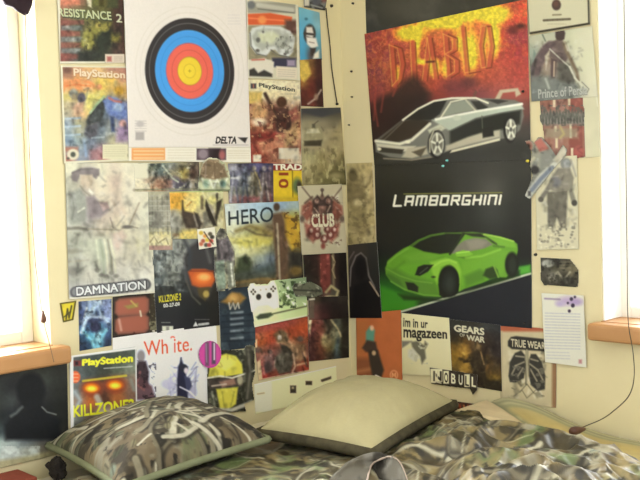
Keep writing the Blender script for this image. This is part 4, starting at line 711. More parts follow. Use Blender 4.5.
# ------------------------------------------------------------------ papers on the right wall
def a_sold(A):
    A.grid([(345, 164), (373, 163), (376, 243), (347, 247)], ['a8986c a6966a a49468', 'a6966c 8c7e58 a89870', '9a8a60 7c6f4c a6966c', '8c7e58 7c704e a09068', '94865e 8a7c58 a29468', '8a7c58 90825c 98885f', '84764f 988a62 a0926a'])
    A.ell(353, 176, 5, 7, '5c5238', 1.6); A.poly([(346, 186), (350, 182), (360, 184), (366, 198), (364, 206), (352, 206), (346, 200)], '6c6042', 1.8); A.line([(364, 190), (370, 182), (372, 172)], 2, '7c6e4c', 1.2); A.ell(359, 203, 6, 4, 'bcae84', 1.6, .7); A.poly([(350, 206), (364, 206), (368, 226), (362, 240), (354, 226), (348, 238)], '7a6e4a', 2, .8); A.blotch('5c5236', 5, .58, 4, (346, 176, 374, 244), .1, 1, .6); A.speck(3, .15, 5)
    A.busy(90, 23, None, .3)
poster('game_poster', 'tan sepia page of a soldier in the corner, above the black hooded figure', 'poster', 'R', [(346.5, 163.5), (372.5, 162.5), (376, 243), (348.5, 246)], a_sold, 2, 'posters and pages on the right wall')
def a_hood(A):
    A.grid([(347, 245), (377, 242), (382, 318), (349, 318)], ['2c2622 2a2620 242420', '1e1a18 1a1816 20201c', '1a1614 161412 1c1a18', '181412 141210 161412'])
    A.line([(350, 286), (351, 268), (356, 256), (361, 253), (366, 258), (369, 276), (375, 288)], 1.3, '7a706c', .8, .8); A.line([(347.5, 272), (349, 260), (354, 252)], 1.1, '6c5c58', .8, .7); A.ell(361, 268, 6, 12, '12100f', 1.6); A.poly([(354, 286), (368, 280), (380, 296), (381, 318), (350, 318)], '100e0e', 2); A.line([(370, 282), (376, 291), (379, 296)], 1.4, 'a08c78', .7, .9)
poster('game_poster', 'black page of a hooded silhouette with a thin pale outline, left of the green car', 'poster', 'R', [(347.8, 245), (377, 242), (382, 318), (350, 318)], a_hood, 4, 'posters and pages on the right wall')
def a_blk(A):
    A.bg('33322d'); A.blotch('4a4840', 16, .5, 5, None, .25); A.ell(410, 8, 26, 10, '4c4a42', 6, .6); A.ell(470, -4, 20, 6, '28261f', 5, .6)
poster('car_poster', 'charcoal strip of a poster cut off at the top, above the flaming car', 'poster', 'R', [(365, -14), (528, -16), (528, 2), (366.5, 37)], a_blk, 1, 'posters and pages on the right wall', m=GLOSS)

def a_fire(A):
    A.grid([(364, 34), (527, -1), (531, 160), (374, 165)], ['9a4038 b4483c b85838 c06838 c87838 cc6c38 d86430 d04c34', '96443c a84c44 b85438 c45c38 c85c38 d06034 c85030 c44834', '944840 9c443c b04c38 bc5038 c06038 c85834 b84430 b03c34', '88403c 84382c 9c4430 b04a34 b44c34 b45034 b04c38 b04438', '703434 402420 342420 803830 8c403c 804040 a04c40 a84c40', '50302c 241e1c 2c2420 484440 5c5850 606058 604c44 70443c', '302a26 26241f 30302a 3c3c36 48483e 484840 3c3a34 46403a', '2c2a26 282822 2a2a26 2e2e2a 34342e 3a3a34 3c3c36 383834'])
    al_ = np.arange(len(A.X)); top = 33-(A.X-365)*.205             # height of the sheet's top edge
    dn = A.Y-top; wx = A.X+6*(fbm(A.X/6, A.Y/8, 71, 3)-.5)
    rg = 1-np.abs(2*fbm(wx/7, A.Y/11, 61, 4)-1); rg2 = 1-np.abs(2*fbm(wx/3.4+5, A.Y/6, 66, 3)-1); lump = fbm(A.X/10, A.Y/12, 21, 3)
    fade = np.clip((72-dn)/34, 0, 1)
    A.mix(al_, 'd0703c', np.clip((rg-.74)/.22, 0, 1)*fade*.55); A.mix(al_, '86302c', np.clip((.44-lump)/.1, 0, 1)*fade*.55); A.mix(al_, '6c3040', np.clip((lump-.56)/.1, 0, 1)*np.clip((404-A.X)/30, 0, 1)*fade*.6)
    A.mix(al_, '883040', np.clip((lump-.52)/.12, 0, 1)*np.clip((A.X-498)/14, 0, 1)*np.clip((dn-16)/14, 0, 1)*fade*.7); A.mix(al_, 'e08a50', np.clip((rg2-.88)/.1, 0, 1)*fade*.4)
    def heat(cx, cy, rx, ry): return np.exp(-(((A.X-cx)/rx)**2+((A.Y-cy)/ry)**2))
    h = 1.15*heat(440, 22, 20, 7)+1.0*heat(410, 33, 14, 8)+1.15*heat(470, 13, 26, 7)+1.0*heat(497, 14, 12, 8)+1.1*heat(494, 38, 6, 17)+1.15*heat(470, 52, 8, 20)+.8*heat(424, 62, 9, 3)+.75*heat(434, 68, 6, 10)+.7*heat(398, 76, 3, 11)+.7*heat(446, 68, 4, 11)+.6*heat(457, 40, 5, 12)+.6*heat(418, 48, 3, 14)+.55*heat(484, 44, 3, 22)
    h = h*1.12+.45*(rg-.62)*np.clip(h*2, .25, 1)+.30*(rg2-.6)*np.clip(h*2, .1, 1)
    A.mix(al_, 'e08a38', np.clip((h-.22)/.16, 0, 1)*.85); A.mix(al_, 'e8b03c', np.clip((h-.42)/.16, 0, 1)*.9); A.mix(al_, 'dccc38', np.clip((h-.66)/.18, 0, 1)*.9)
    A.speck(2.2, .35, 6, (360, -5, 533, 92))
    # tall burning letters: flat red stems edged in dark brown, flames licking between them
    for pts in ([(392, 45), (395, 86)], [(392, 45), (400, 48), (403, 64), (400, 80), (395, 86)], [(413, 42), (415, 84)], [(430, 38), (425, 80)], [(430, 38), (436, 78)], [(446, 34), (449, 77)], [(446, 34), (455, 38), (455, 50), (448, 54), (457, 60), (457, 72), (449, 77)], [(463, 27), (467, 73), (478, 71)], [(484, 26), (481, 46), (484, 68), (489, 67), (492, 46), (489, 26), (484, 26)]):
        A.line(pts, 3.8, 'c4573a', 1.1, .85); A.line([(x+2.6, y+.5) for x, y in pts], 1.3, '6c3018', .7, .8); A.line([(x-2.6, y) for x, y in pts], 1.0, 'ecb450', .6, .6)
    A.line([(427, 62), (434, 61.5)], 2, '5c2c1c', .8)
    A.poly([(366, 120), (372, 104), (384, 96), (394, 92), (404, 82), (414, 74), (420, 80), (430, 94), (420, 118), (390, 150), (368, 160)], '2c1f1c', 4, .85); A.ell(455, 86, 14, 8, '5c3038', 4, .6); A.ell(470, 82, 8, 6, '4c2c30', 3, .6); A.ell(514, 30, 6, 4, '4c2024', 2, .7); A.ell(521, 26, 5, 2.4, '301c1c', 1.4, .8)
    for k, pts in enumerate(([(384, 92), (381, 112)], [(376, 88), (374, 120)], [(398, 84), (393, 96)], [(374, 100), (378, 126)])): A.line(pts, 1.6, 'a8483c', 1, .6)
    # silver coupe seen from its front left corner
    A.poly([(372, 150), (440, 156), (520, 140), (531, 150), (531, 168), (374, 168)], '2f2f2a', 4, .8); A.blotch('4c4c44', 14, .5, 8, (374, 148, 532, 168), .2, 2, .4)
    A.poly([(495, 99), (500, 90), (518, 88), (521, 94), (516, 97), (515, 91.5), (503, 93), (499, 101)], 'bcae90', .9); A.line([(474, 97), (476, 92)], 2.4, '6c4a3c', .9)
    A.poly([(375, 141), (388, 131), (402, 120), (416, 110), (430, 102), (444, 98.6), (462, 97), (480, 98), (500, 99), (515, 100), (522, 103), (524, 116), (520, 130), (512, 137), (490, 141), (450, 150), (436, 157), (412, 159.5), (390, 157), (376, 152)], '74746a', .9)
    A.poly([(380, 139), (402, 121), (418, 118), (431, 121), (424, 129), (412, 138), (396, 143)], '372f26', 1.4); A.line([(404, 121), (384, 140)], 1, '7c7866', .8, .7); A.line([(376, 141), (400, 144), (412, 140), (430, 124)], 2.8, 'e0dcc6', .9)
    A.poly([(403, 120), (416, 109), (432, 101.5), (447, 100), (440, 114), (432, 120)], '272722', 1); A.line([(403, 120), (418, 109), (434, 101), (452, 98.2), (476, 98), (488, 103)], 1.9, 'e8e4cc', .7)
    A.poly([(442, 117), (449, 104), (462, 100.5), (470, 101), (474, 110), (458, 113)], '8f9484', .9); A.poly([(471, 101), (479, 101), (488, 107), (486, 109), (478, 110)], '34342e', .9); A.poly([(486, 99.5), (500, 99.6), (508, 101), (498, 104)], '34322c', .9); A.line([(440, 119), (451, 102), (466, 98.6)], 1.5, 'dcd8be', .7); A.line([(466, 100), (476, 111)], 1.6, 'c0bca4', .7)
    A.poly([(432, 120), (446, 118), (480, 111), (521, 104), (524, 109), (500, 113), (476, 118), (450, 131)], 'b4bcaa', 1.2); A.line([(436, 119.5), (476, 111.5), (522, 104)], 2.4, 'eceada', .8)
    A.poly([(450, 131), (476, 119), (502, 113), (521, 110), (520, 124), (506, 128), (470, 140), (450, 146)], '24261f', 1.6); A.line([(482, 116), (483, 136)], .9, '60604f', .7); A.poly([(446, 146), (468, 137), (484, 132), (500, 130), (500, 137), (470, 144), (446, 151)], 'b8b098', 1.2)
    A.poly([(482, 129), (493, 126), (494, 136), (483, 138)], '22211c', 1); A.poly([(452, 150), (500, 138), (500, 140.5), (450, 153)], 'd8d0b4', .7)
    A.ell(457, 118, 4, 2.6, 'c4c8b4', .8); A.poly([(428, 130), (440, 124), (446, 128), (432, 138)], 'c2c2aa', 1)
    A.poly([(376, 143), (402, 146), (416, 146), (410, 152), (378, 149)], 'cac4ae', .9); A.poly([(379, 147), (404, 149.5), (402, 154), (380, 152)], '3a362e', .9); A.poly([(408, 148), (426, 146), (428, 154), (412, 158), (402, 157)], 'b8b098', 1); A.poly([(412, 152), (427, 147), (421, 157)], '57503f', .9); A.ell(379.5, 149, 2, 1.6, 'e4dcc0', .7); A.ell(408, 142, 2.6, 1.6, 'e8e4cc', .7); A.line([(384, 158.5), (412, 160), (438, 156)], 1.3, '8c8470', .7)
    for cx, cy, rx, ry in ((437.5, 144, 8.6, 14.5), (511, 129.5, 6.8, 13)):
        A.ell(cx-1, cy, rx, ry, '1c1b18', .9); A.ell(cx, cy, rx*.76, ry*.80, 'c8c6b4', .8); A.ell(cx, cy, rx*.62, ry*.66, '6e6c5e', .9)
        for k in range(5):
            a = k*1.257-.4; A.line([(cx, cy), (cx+rx*.66*math.cos(a), cy+ry*.70*math.sin(a))], 2.2, 'dedcc8', .7)
        A.ell(cx, cy, 1.5, 2.2, '55534a', .6)
    A.line([(430, 152), (430, 140), (434, 130), (441, 128)], 1.6, 'b8b49c', .8)
poster('car_poster', 'glossy poster of a silver sports car in front of orange flames', 'poster', 'R', [(364.5, 34), (527, -1), (531, 160), (374.5, 165.5)], a_fire, 3, 'posters and pages on the right wall', m=GLOSS, seed=4)

def a_green(A):
    A.grid([(374, 163), (531, 158), (532, 328), (378, 316)], ['2b2b26 2d2d28 2e2e28 32322c 383832 34342f', '22231f 24251f 26261f 34342f 484842 2e2f2b', '1d1f1c 1e201c 20211e 262825 3a3c38 262826', '1c1e1b 1c1e1b 1e201d 222422 2c2e2c 202221', '1b1d1a 1b1e1a 1b1d1b 1e201f 222524 1c1e1f', '1c2c1a 204418 26501c 234a1c 28502a 24382a', '245c1c 2a5c1c 2c4c22 202a22 1c2026 1c2026', '24481c 20301c 1c2224 1a1e24 1a1d24 1a1d24'])
    # green floor and the slanting pale line
    A.poly([(378, 300), (392, 292), (420, 306), (470, 297), (510, 268), (531, 265), (531, 274), (410, 310), (378, 312)], '2f7c1e', 2); A.poly([(376, 284), (386, 288), (420, 300), (410, 309), (378, 311)], '37801e', 2.4); A.poly([(516, 268), (530, 265), (530, 272), (516, 275)], '4ca02a', 1.4)
    A.poly([(399, 312.5), (531, 273.5), (532, 329), (378, 317)], '1b1e26', .8); A.line([(397, 313), (440, 300), (531, 273.5)], 2.0, 'b9bda6', .6)
    # shadow under the car
    A.poly([(398, 294), (430, 299), (446, 300), (458, 296), (500, 276), (520, 270), (520, 276), (462, 294), (440, 301), (404, 300)], '16240f', 1.6, .8)
    G = '639c28'
    body = [(385.5, 268), (388, 261), (396, 254), (404, 248.5), (411, 245), (418, 240), (430, 235), (444, 232.8), (458, 232.6), (472, 232), (486, 233.6), (502, 237), (513, 240.5), (517.5, 244), (518, 250), (515.5, 262), (513, 272), (506, 277.5), (496, 277), (482, 283), (464, 289), (457, 293), (440, 296.5), (424, 295.5), (405, 290), (391, 281), (386, 274)]
    A.poly(body, G, .9)
    # lit flank, shaded nose and sill
    A.poly([(386, 268), (396, 268), (410, 276), (436, 282), (440, 296), (424, 295.5), (405, 290), (391, 281)], '507c28', 2.4, .9); A.poly([(388, 261), (404, 249), (414, 247), (430, 255), (444, 257), (434, 262), (410, 264), (392, 268)], '5d9028', 2, .9)
    A.poly([(404, 256), (420, 251), (440, 255), (432, 260), (412, 262)], '6ca032', 2.4, .7); A.line([(388, 263), (396, 256), (408, 248.5)], 1.4, '7cae40', 1, .8); A.line([(404, 262), (394, 270)], 2, '4a7a22', 1.4, .6)
    A.poly([(430, 262), (446, 258), (458, 262), (462, 272), (460, 290), (458, 274), (450, 264), (441, 267), (438, 280), (437, 284), (432, 272)], '84b83a', 1.3); A.line([(434, 266), (441, 261.5), (449, 259.8), (456, 262.5)], 1.8, 'a0cc52', 1, .8)
    A.poly([(411, 246), (419, 240.5), (431, 235.5), (446, 233.4), (463, 233.6), (458, 242), (451, 252.5), (440, 254), (424, 251.5)], '1d2019', 1); A.line([(412, 246.4), (420, 240.6), (432, 235.8), (444, 233.6)], 1.1, '5c8c2c', .9, .7)
    A.poly([(450, 254), (456, 246), (464, 240.5), (474, 238), (486, 239), (493, 244.5), (484, 248.6), (466, 252)], '7a766a', .9); A.poly([(466, 241), (478, 238.8), (487, 242), (482, 248), (470, 250)], '948d7e', 1.8, .7); A.line([(464, 234), (457, 244), (450, 254)], 2, '1f231a', .9)
    A.poly([(462, 233), (484, 233.6), (499, 238.6), (497, 245), (493, 243), (486, 237.6), (472, 236.4)], '262a1e', .9); A.poly([(482, 234.2), (500, 237.6), (514, 242), (516.5, 248), (500, 246), (494, 241.5)], '73ac30', 1.1); A.line([(484, 234.4), (500, 237.4), (513.5, 241.4)], 1.3, 'a4d050', .8); A.line([(494, 246), (504, 247)], 1.6, '3c5c20', 1, .7)
    A.poly([(455.5, 252.5), (463, 250), (470, 251.6), (473, 254), (466, 257.5), (458, 257), (456, 255.5)], '7cb438', .8); A.line([(457, 253), (469, 251.6)], 1.1, 'a4d65c', .7); A.poly([(458, 257), (470, 256.5), (466, 259)], '3f661c', 1, .8)
    A.poly([(462, 262), (480, 257), (502, 250), (513, 253), (506, 264), (502, 276), (492, 270), (470, 276), (462, 284)], '6ca42e', 2, .9); A.line([(466, 258), (482, 256), (500, 249.6)], 1.7, '94c848', 1.3, .8); A.poly([(464, 276), (480, 269), (486, 272), (484, 280), (466, 287)], '4c7a26', 2, .8)
    A.poly([(483, 275.5), (486, 269), (494, 266), (497.5, 270), (499, 277), (490, 279)], '2c401c', 1.2); A.line([(494, 266), (498.5, 277)], 1.4, '8cc040', .8, .8)
    A.poly([(415, 275), (418, 267), (424, 264.6), (433.5, 264.8), (428, 271.6), (420, 276)], '191c14', .8); A.line([(420, 273.5), (427.5, 267.5)], 1.1, '50584c', .7); A.poly([(405.5, 282), (414, 283), (418.5, 287), (418, 292.4), (408, 290)], '1f2318', .9); A.poly([(388, 273), (400, 280), (404, 288), (392, 281.5), (386, 275)], '456e26', 1.2)
    A.line([(387, 269), (400, 276), (416, 281), (432, 283)], 1.1, '7cac40', 1, .7); A.line([(391, 281.5), (405, 289.6), (424, 295), (440, 296)], 1.1, '7cb044', .8, .6); A.ell(433.5, 277, 2, 1.1, '2a3a18', .7)
    A.ell(449, 281, 10.4, 15.6, '151913', .9); A.poly([(438.5, 284), (459.5, 284), (458.5, 292), (455, 295.5), (444, 298), (439.5, 295)], '151913', .9); A.ell(449.5, 283, 7, 12.6, '232722', 1.4); A.ell(450, 283.5, 3.6, 7.5, '30342e', 1.4)
    A.ell(512, 264.5, 7, 12.4, '191e17', 1); A.ell(512.5, 265, 4, 8.6, '2b302a', 1.4)
    A.line([(404, 194.0), (502, 192.6)], 1.0, '8a8a40', .6, .95); x = 0
    GL_ = {'L': ([[(0, -.12), (0, 1.08), (.9, 1.08)]], .95), 'A': ([[(0, 1), (0, 0), (.85, 0), (.85, 1)], [(0, .58), (.85, .58)]], .9), 'M': ([[(0, 1), (0, 0), (1.15, 0), (1.15, 1)], [(.58, 0), (.58, 1)]], 1.2), 'B': ([[(0, 0), (0, 1), (.85, 1), (.85, 0), (0, 0)], [(0, .5), (.85, .5)]], .9), 'O': ([[(0, 0), (0, 1), (.85, 1), (.85, 0), (0, 0)]], .9), 'R': ([[(0, 1), (0, 0), (.85, 0), (.85, .52), (0, .52)], [(.5, .55), (.85, 1)]], .9), 'G': ([[(.85, 0), (0, 0), (0, 1), (.85, 1), (.85, .55), (.45, .55)]], .9), 'H': ([[(0, 0), (0, 1)], [(.85, 0), (.85, 1)], [(0, .5), (.85, .5)]], .9), 'I': ([[(0, 0), (0, 1)]], .06), 'N': ([[(0, 1), (0, 0), (.85, 0), (.85, 1)]], .9)}
    tot = sum(GL_[c][1] for c in 'LAMBORGHINI')+10*.48
    for c in 'LAMBORGHINI':
        for st in GL_[c][0]:
            q = [(395.5+(x+a)/tot*106-(b-.0)*1.6, 196.6-(x+a)/tot*1.2+b*8.6) for a, b in st]; A.line(q, 3.4, '10110e', .5, .8)
        x += GL_[c][1]+.48
    x = 0
    for c in 'LAMBORGHINI':
        for st in GL_[c][0]:
            q = [(395.5+(x+a)/tot*106-(b-.0)*1.6, 196.6-(x+a)/tot*1.2+b*8.6) for a, b in st]; A.line(q, 2.3, 'e9e8d4', .5)
        x += GL_[c][1]+.48
poster('car_poster', 'glossy black poster of a lime green sports car under white slanted lettering', 'poster', 'R', [(374.5, 164), (531, 159), (532, 328.5), (378.5, 315.5)], a_green, 2, 'posters and pages on the right wall', m=GLOSS, seed=9)

def a_org(A):
    A.bg('96522d'); A.speck(10, .08, 5); A.poly([(356, 320), (368, 319), (366, 340), (362, 360), (356, 362)], '94582f', 3, .7); A.rect(355, 358, 376, 384, '6e3e26', 3); A.line([(356, 372), (376, 368)], 3, 'a06840', 2, .7)
    A.poly([(366, 332), (370, 326), (375, 330), (374, 342), (366, 342)], '4c7866', 1.2); A.poly([(362, 348), (367, 340), (376, 342), (378, 352), (366, 352)], '3a2c24', 1.3); A.poly([(368, 350), (378, 350), (384, 370), (381, 379), (373, 379), (370, 364)], '2c241e', 1.3); A.ell(374, 353, 2, 2.4, 'a88c68', .8); A.line([(376, 376), (380, 378)], 2.4, 'd8ccb8', .8); A.ell(372, 328, 2, 2.6, 'c49a78', .9)
    A.ell(394, 375, 4.2, 5, 'b98058', .7); A.ell(394, 375, 3, 3.8, '98532f', .6); A.line([(392.4, 377), (392.6, 373), (394, 376), (395.4, 373), (395.6, 377)], .8, 'c89468', .5)
poster('magazine_page', 'orange page with a small dark crouching figure, between the corner and the magazeen page', 'magazine page', 'R', [(356, 314), (401, 310), (402.5, 383.5), (357, 379.5)], a_org, 3, 'posters and pages on the right wall')
def a_magz(A):
    A.grid([(401, 313), (449, 318), (452, 376), (402, 374)], ['c2ba92 c4bc96 c0b892', 'c3bb94 c4bc96 c1b994', 'bdb58e c4bc96 c2ba94', 'b9b18a bdb590 bfb790'])
    A.txt('im in ur', [(403.5, 318), (427.5, 320.5), (427.5, 328), (403.5, 326.5)], '201d18', .03, 1, 1, 1.2); A.txt('magazeen', [(403.8, 329.5), (446.8, 332.5), (447, 341.5), (403.8, 340.8)], '1d1a16', .03, 1, 1, 1.25)
    A.poly([(402, 341), (412, 341), (407, 345), (402, 348)], '6c6658', 1); A.poly([(411, 342), (417, 341), (424, 345), (425, 341), (428, 344), (425, 350), (426, 358), (422, 364), (420, 356), (413, 349)], '5c5848', 1.1); A.poly([(408, 350), (413, 348), (420, 358), (414, 361), (408, 357)], 'b4b0a0', 1.3); A.blotch('a8a48c', 4, .55, 3, (410, 342, 428, 364), .1); A.line([(402, 374.5), (452, 375)], 1.2, 'bdb592')
poster('magazine_page', 'cream page reading im in ur magazeen with a small grey cat', 'magazine page', 'R', [(401.5, 313), (449, 318), (452, 376.5), (402.5, 374.5)], a_magz, 4, 'posters and pages on the right wall')
def a_gears(A):
    A.grid([(449, 319), (501, 325), (502, 392), (450, 382)], ['2c2c26 2e2e28 2e2c28 3a3a38 303030', '2c2822 302c22 342c24 302824 2c2826', '342c1e 5c4422 54402c 342a22 2a2422', '6a5020 80602c 4c3824 3c2e24 2c2624', '7c5e22 8c6828 4a3620 5a4228 3c3024', '7a6028 927030 44321f 644a28 4c3c24', '5a4824 745a2c 40301f 54401f 58461f', '40341c 5c4a28 38301f 2e2618 302817'])
    A.poly([(473, 343), (478, 341), (482, 346), (480, 352), (474, 351)], '5c4a30', .9); A.ell(478, 346.5, 2, 2.4, '8a7048', .9); A.poly([(470, 354), (477, 350), (485, 353), (488, 362), (484, 370), (474, 371), (470, 364)], '33291c', 1.2); A.line([(472, 356), (466, 361), (460, 358.5)], 3, '3a2e1c', 1); A.line([(464, 362), (473, 361)], 1.6, '2a2218', .8); A.poly([(474, 368), (485, 368), (487, 378), (484, 388), (478, 390), (473, 378)], '2d2418', 1.2); A.line([(470, 372), (466, 374)], 2.4, '3c3020', 1); A.line([(487, 356), (492, 364), (488, 372)], 2.8, '4a3820', 1.1)
    A.ell(464, 352, 5, 6, '9a7430', 3, .7); A.ell(466, 369, 5, 4, 'a07c34', 2.4, .8); A.line([(481, 352), (484, 364)], 1.1, '9a7c50', .8); A.ell(494, 378, 4, 3, '80662c', 1.8); A.rect(486, 380, 501, 391, '262016', 2, .8); A.speck(2.2, .3, 5)
    A.busy(140, 21, (451, 338, 501, 390), .45); A.txt('GEARS', [(454.5, 325), (484, 328.5), (484, 335), (454.5, 331)], 'c4bfa4', .045, 1, 1, 1.2); A.txt('WAR', [(467, 335), (484.5, 337), (484.5, 342.5), (467, 340)], 'bdb89e', .045, 1, 1, 1.2); A.txt('OF', [(460, 333.2), (465, 333.8), (465, 337), (460, 336.4)], 'a8a48c', .04, 2)
poster('game_poster', 'dark gold page reading GEARS OF WAR with an armed soldier', 'poster', 'R', [(448.5, 319), (500.5, 325), (502, 391.5), (450, 382)], a_gears, 3, 'posters and pages on the right wall')
def a_bull(A):
    A.bg('2a251c'); cx = [(431, 442.5), (443.5, 449), (450.5, 456.5), (458, 463.5), (464.5, 470), (471, 477)]; ch = 'NOBULL'
    base = lambda x: 368.5+(x-430)*.16
    for k, ((a, b), c) in enumerate(zip(cx, ch)):
        y0, y1 = base(a)+1.2, base(a)+12
        bgc, fg = [('2c261e', 'd8cfb0'), ('cfc6a4', '2c261e'), ('38302a', 'd0c8a8')][(k+ (k == 0)) % 3]
        A.rect(a, y0-1, b, y1+1, bgc, .5); A.txt(c, [(a+1, y0+.6), (b-1, y0+1.6), (b-1, y1), (a+1, y1-.8)], fg, .04, 1, 1, 1.2)
    A.rect(430.5, 369, 436, 383, 'c9c09e', .6); A.rect(433.5, 371, 435, 381, '2c261c', .5); A.line([(438, 371), (437, 382), (441, 383)], 1.4, 'bfb696', .6)
poster('paper_cutout', 'torn black strip of mismatched letters reading NO BULL, under the magazeen page', 'cutout', 'R', [(429.5, 367), (478, 374), (478, 396), (430.5, 386)], a_bull, 6, None, cut=[(430, 367.5), (452, 370.5), (477.5, 375), (477, 390), (473, 395), (470, 388.5), (455, 387), (431, 383.5)], step=.45)
def a_lung(A):
    A.bg('c0b390'); A.speck(8, .08, 3); A.rect(499, 323, 557, 331.5, 'a4583c', 1.4); A.rect(552, 331, 558, 408, '8c6a4c', 1.4); A.rect(499, 331, 502.5, 405, 'b0a280', 1)
    A.poly([(508, 341), (511, 337), (516, 336), (554, 340), (554, 352), (512, 349), (508, 346)], '2c2a26', .8); A.busy(90, 28, (509, 352, 546, 398), .5); A.txt('TRUE WEAR', [(511, 339), (545, 342.5), (545, 349.2), (511, 346.4)], 'c8bea0', .03, 1, 1, 1.15)
    A.poly([(508.5, 376), (510, 362), (515, 353), (521, 350.5), (525, 355), (525.5, 368), (524, 378), (516, 382.5), (510, 382)], '35332e', .8); A.poly([(529, 360), (531, 354), (536, 354), (542, 362), (545.5, 376), (545, 389), (538, 391), (531, 385), (529, 376)], '35332e', .8)
    A.line([(527, 350), (527.2, 362), (526.5, 384)], 2.2, '54503f', .7); A.line([(527, 350), (527.2, 384)], .9, 'cfc4a4', .5)
    for a, b in (((524, 362), (515, 366)), ((524, 357), (516, 356)), ((516, 366), (512, 374)), ((523, 368), (518, 376)), ((530, 364), (538, 370)), ((531, 359), (538, 361)), ((538, 370), (543, 380)), ((531, 370), (537, 381))): A.line([a, b], 1.5, 'a59b82', .7, .85)
    A.blotch('6c675a', 3, .55, 5, (510, 366, 525, 381), .1, 1.6, .8); A.blotch('6c675a', 3, .55, 9, (530, 368, 545, 389), .1, 1.6, .8)
    A.line([(512, 388), (520, 392), (527, 384), (534, 393), (544, 396)], 1, '5c5646', .6, .8); A.line([(514, 396), (522, 390), (527, 398), (536, 390), (544, 390)], .9, '5c5646', .6, .7); A.ell(517, 391, 3, 2, '8c846c', .8); A.ell(538, 394, 3, 2, '8c846c', .8)
poster('engraving_poster', 'tan page with a black engraving of two lungs under a dark title bar', 'poster', 'R', [(500, 323.5), (556.5, 330), (556, 408), (500.5, 400)], a_lung, 2, 'posters and pages on the right wall')
def a_let(A):
    A.bg('dbd8c8'); A.ell(568, 301, 10, 4.4, 'b7a0c4', 2.4, .9); A.ell(577, 302, 6, 3.4, 'a48cb8', 2, .8); A.ell(560, 304, 4, 2.4, 'b9a8c8', 1.6)
    for x, y, r in ((571.5, 299, 1.7), (573, 305.5, 1.9), (569.5, 311, 1.5), (575, 297, 1.2), (568, 303, 1.1)): A.ell(x, y, r, r*1.1, '3a2f44', .6)
    A.lines(545, 298.6, 560, 298.6, 1, '8c7c98', .8, 2, 1.8, .05); A.lines(545.5, 313, 580, 348, 13, 'a8a8b8', .75, 3, .8, .03); A.lines(547, 352, 570, 358, 3, 'b0b0bc', .7, 9, .8, .03); A.rect(579, 359.5, 582, 363.5, 'b88080', .8)
poster('letter', 'white printed letter with purple ink blots at its top, left of the right sill', 'letter', 'R', [(541.5, 293), (583.5, 295.5), (586.5, 367.5), (545.5, 362)], a_let, 5, wave=.0015)
def a_card(A):
    A.grid([(540, 257), (579, 259), (579, 287), (541, 284)], ['4c4a44 3e3c36 504c40 5a5444', '48463e 54503f 6c6654 787058', '545046 848070 3a382e 605a48', '403e36 4a463c 38362c 48443a'])
    A.ell(548, 263.5, 6, 3.8, 'a7a79c', .8); A.line([(553, 276), (558, 272), (564, 280), (570, 272)], 1.6, 'a8a28c', .9); A.ell(552, 277, 3.4, 4, '8c887a', 1.2); A.rect(562, 277, 574, 284, '2f2d26', 1.4); A.blotch('242219', 3, .58, 5, None, .1, 1, .7); A.lines(560, 262, 572, 268, 3, '8c8670', .6, 2)
    A.busy(60, 27, None, .5)
poster('postcard', 'small dark grey card with clipped corners, between the snow figure page and the letter', 'card', 'R', [(540, 257), (579, 259), (579, 288), (541, 285)], a_card, 2, None, cut=[(540.5, 257.5), (570, 259), (578.5, 270), (578, 287), (544, 285), (541, 280)])
def a_sign(A):
    A.bg('d6cfaf'); A.ell(556.5, 5, 4.6, 5.4, '55423a', .8); A.ell(556, 4, 2.5, 3, '6c4c40', 1); A.lines(553, 15, 561, 15, 1, '7a7058', .8, 2, 1.6, -.04); A.lines(544, 20.4, 570, 20.4, 1, '6a604c', .9, 3, 2.4, -.05); A.lines(548, 24, 566, 24, 1, 'a89e80', .6)
    A.line([(528.5, 33.6), (590, 23.5)], 2.2, '403a2c', .6); A.line([(588.3, -10), (589, 24)], 1.8, '4c4636', .6); A.line([(526.5, -10), (529.5, 34)], 1.2, '6c6450', .6)
poster('sign', 'cream card with one dark disc and a dark border, cut off at the top right', 'sign', 'R', [(526.5, -10), (589, -14), (590, 24.5), (529.5, 34.5)], a_sign, 4)
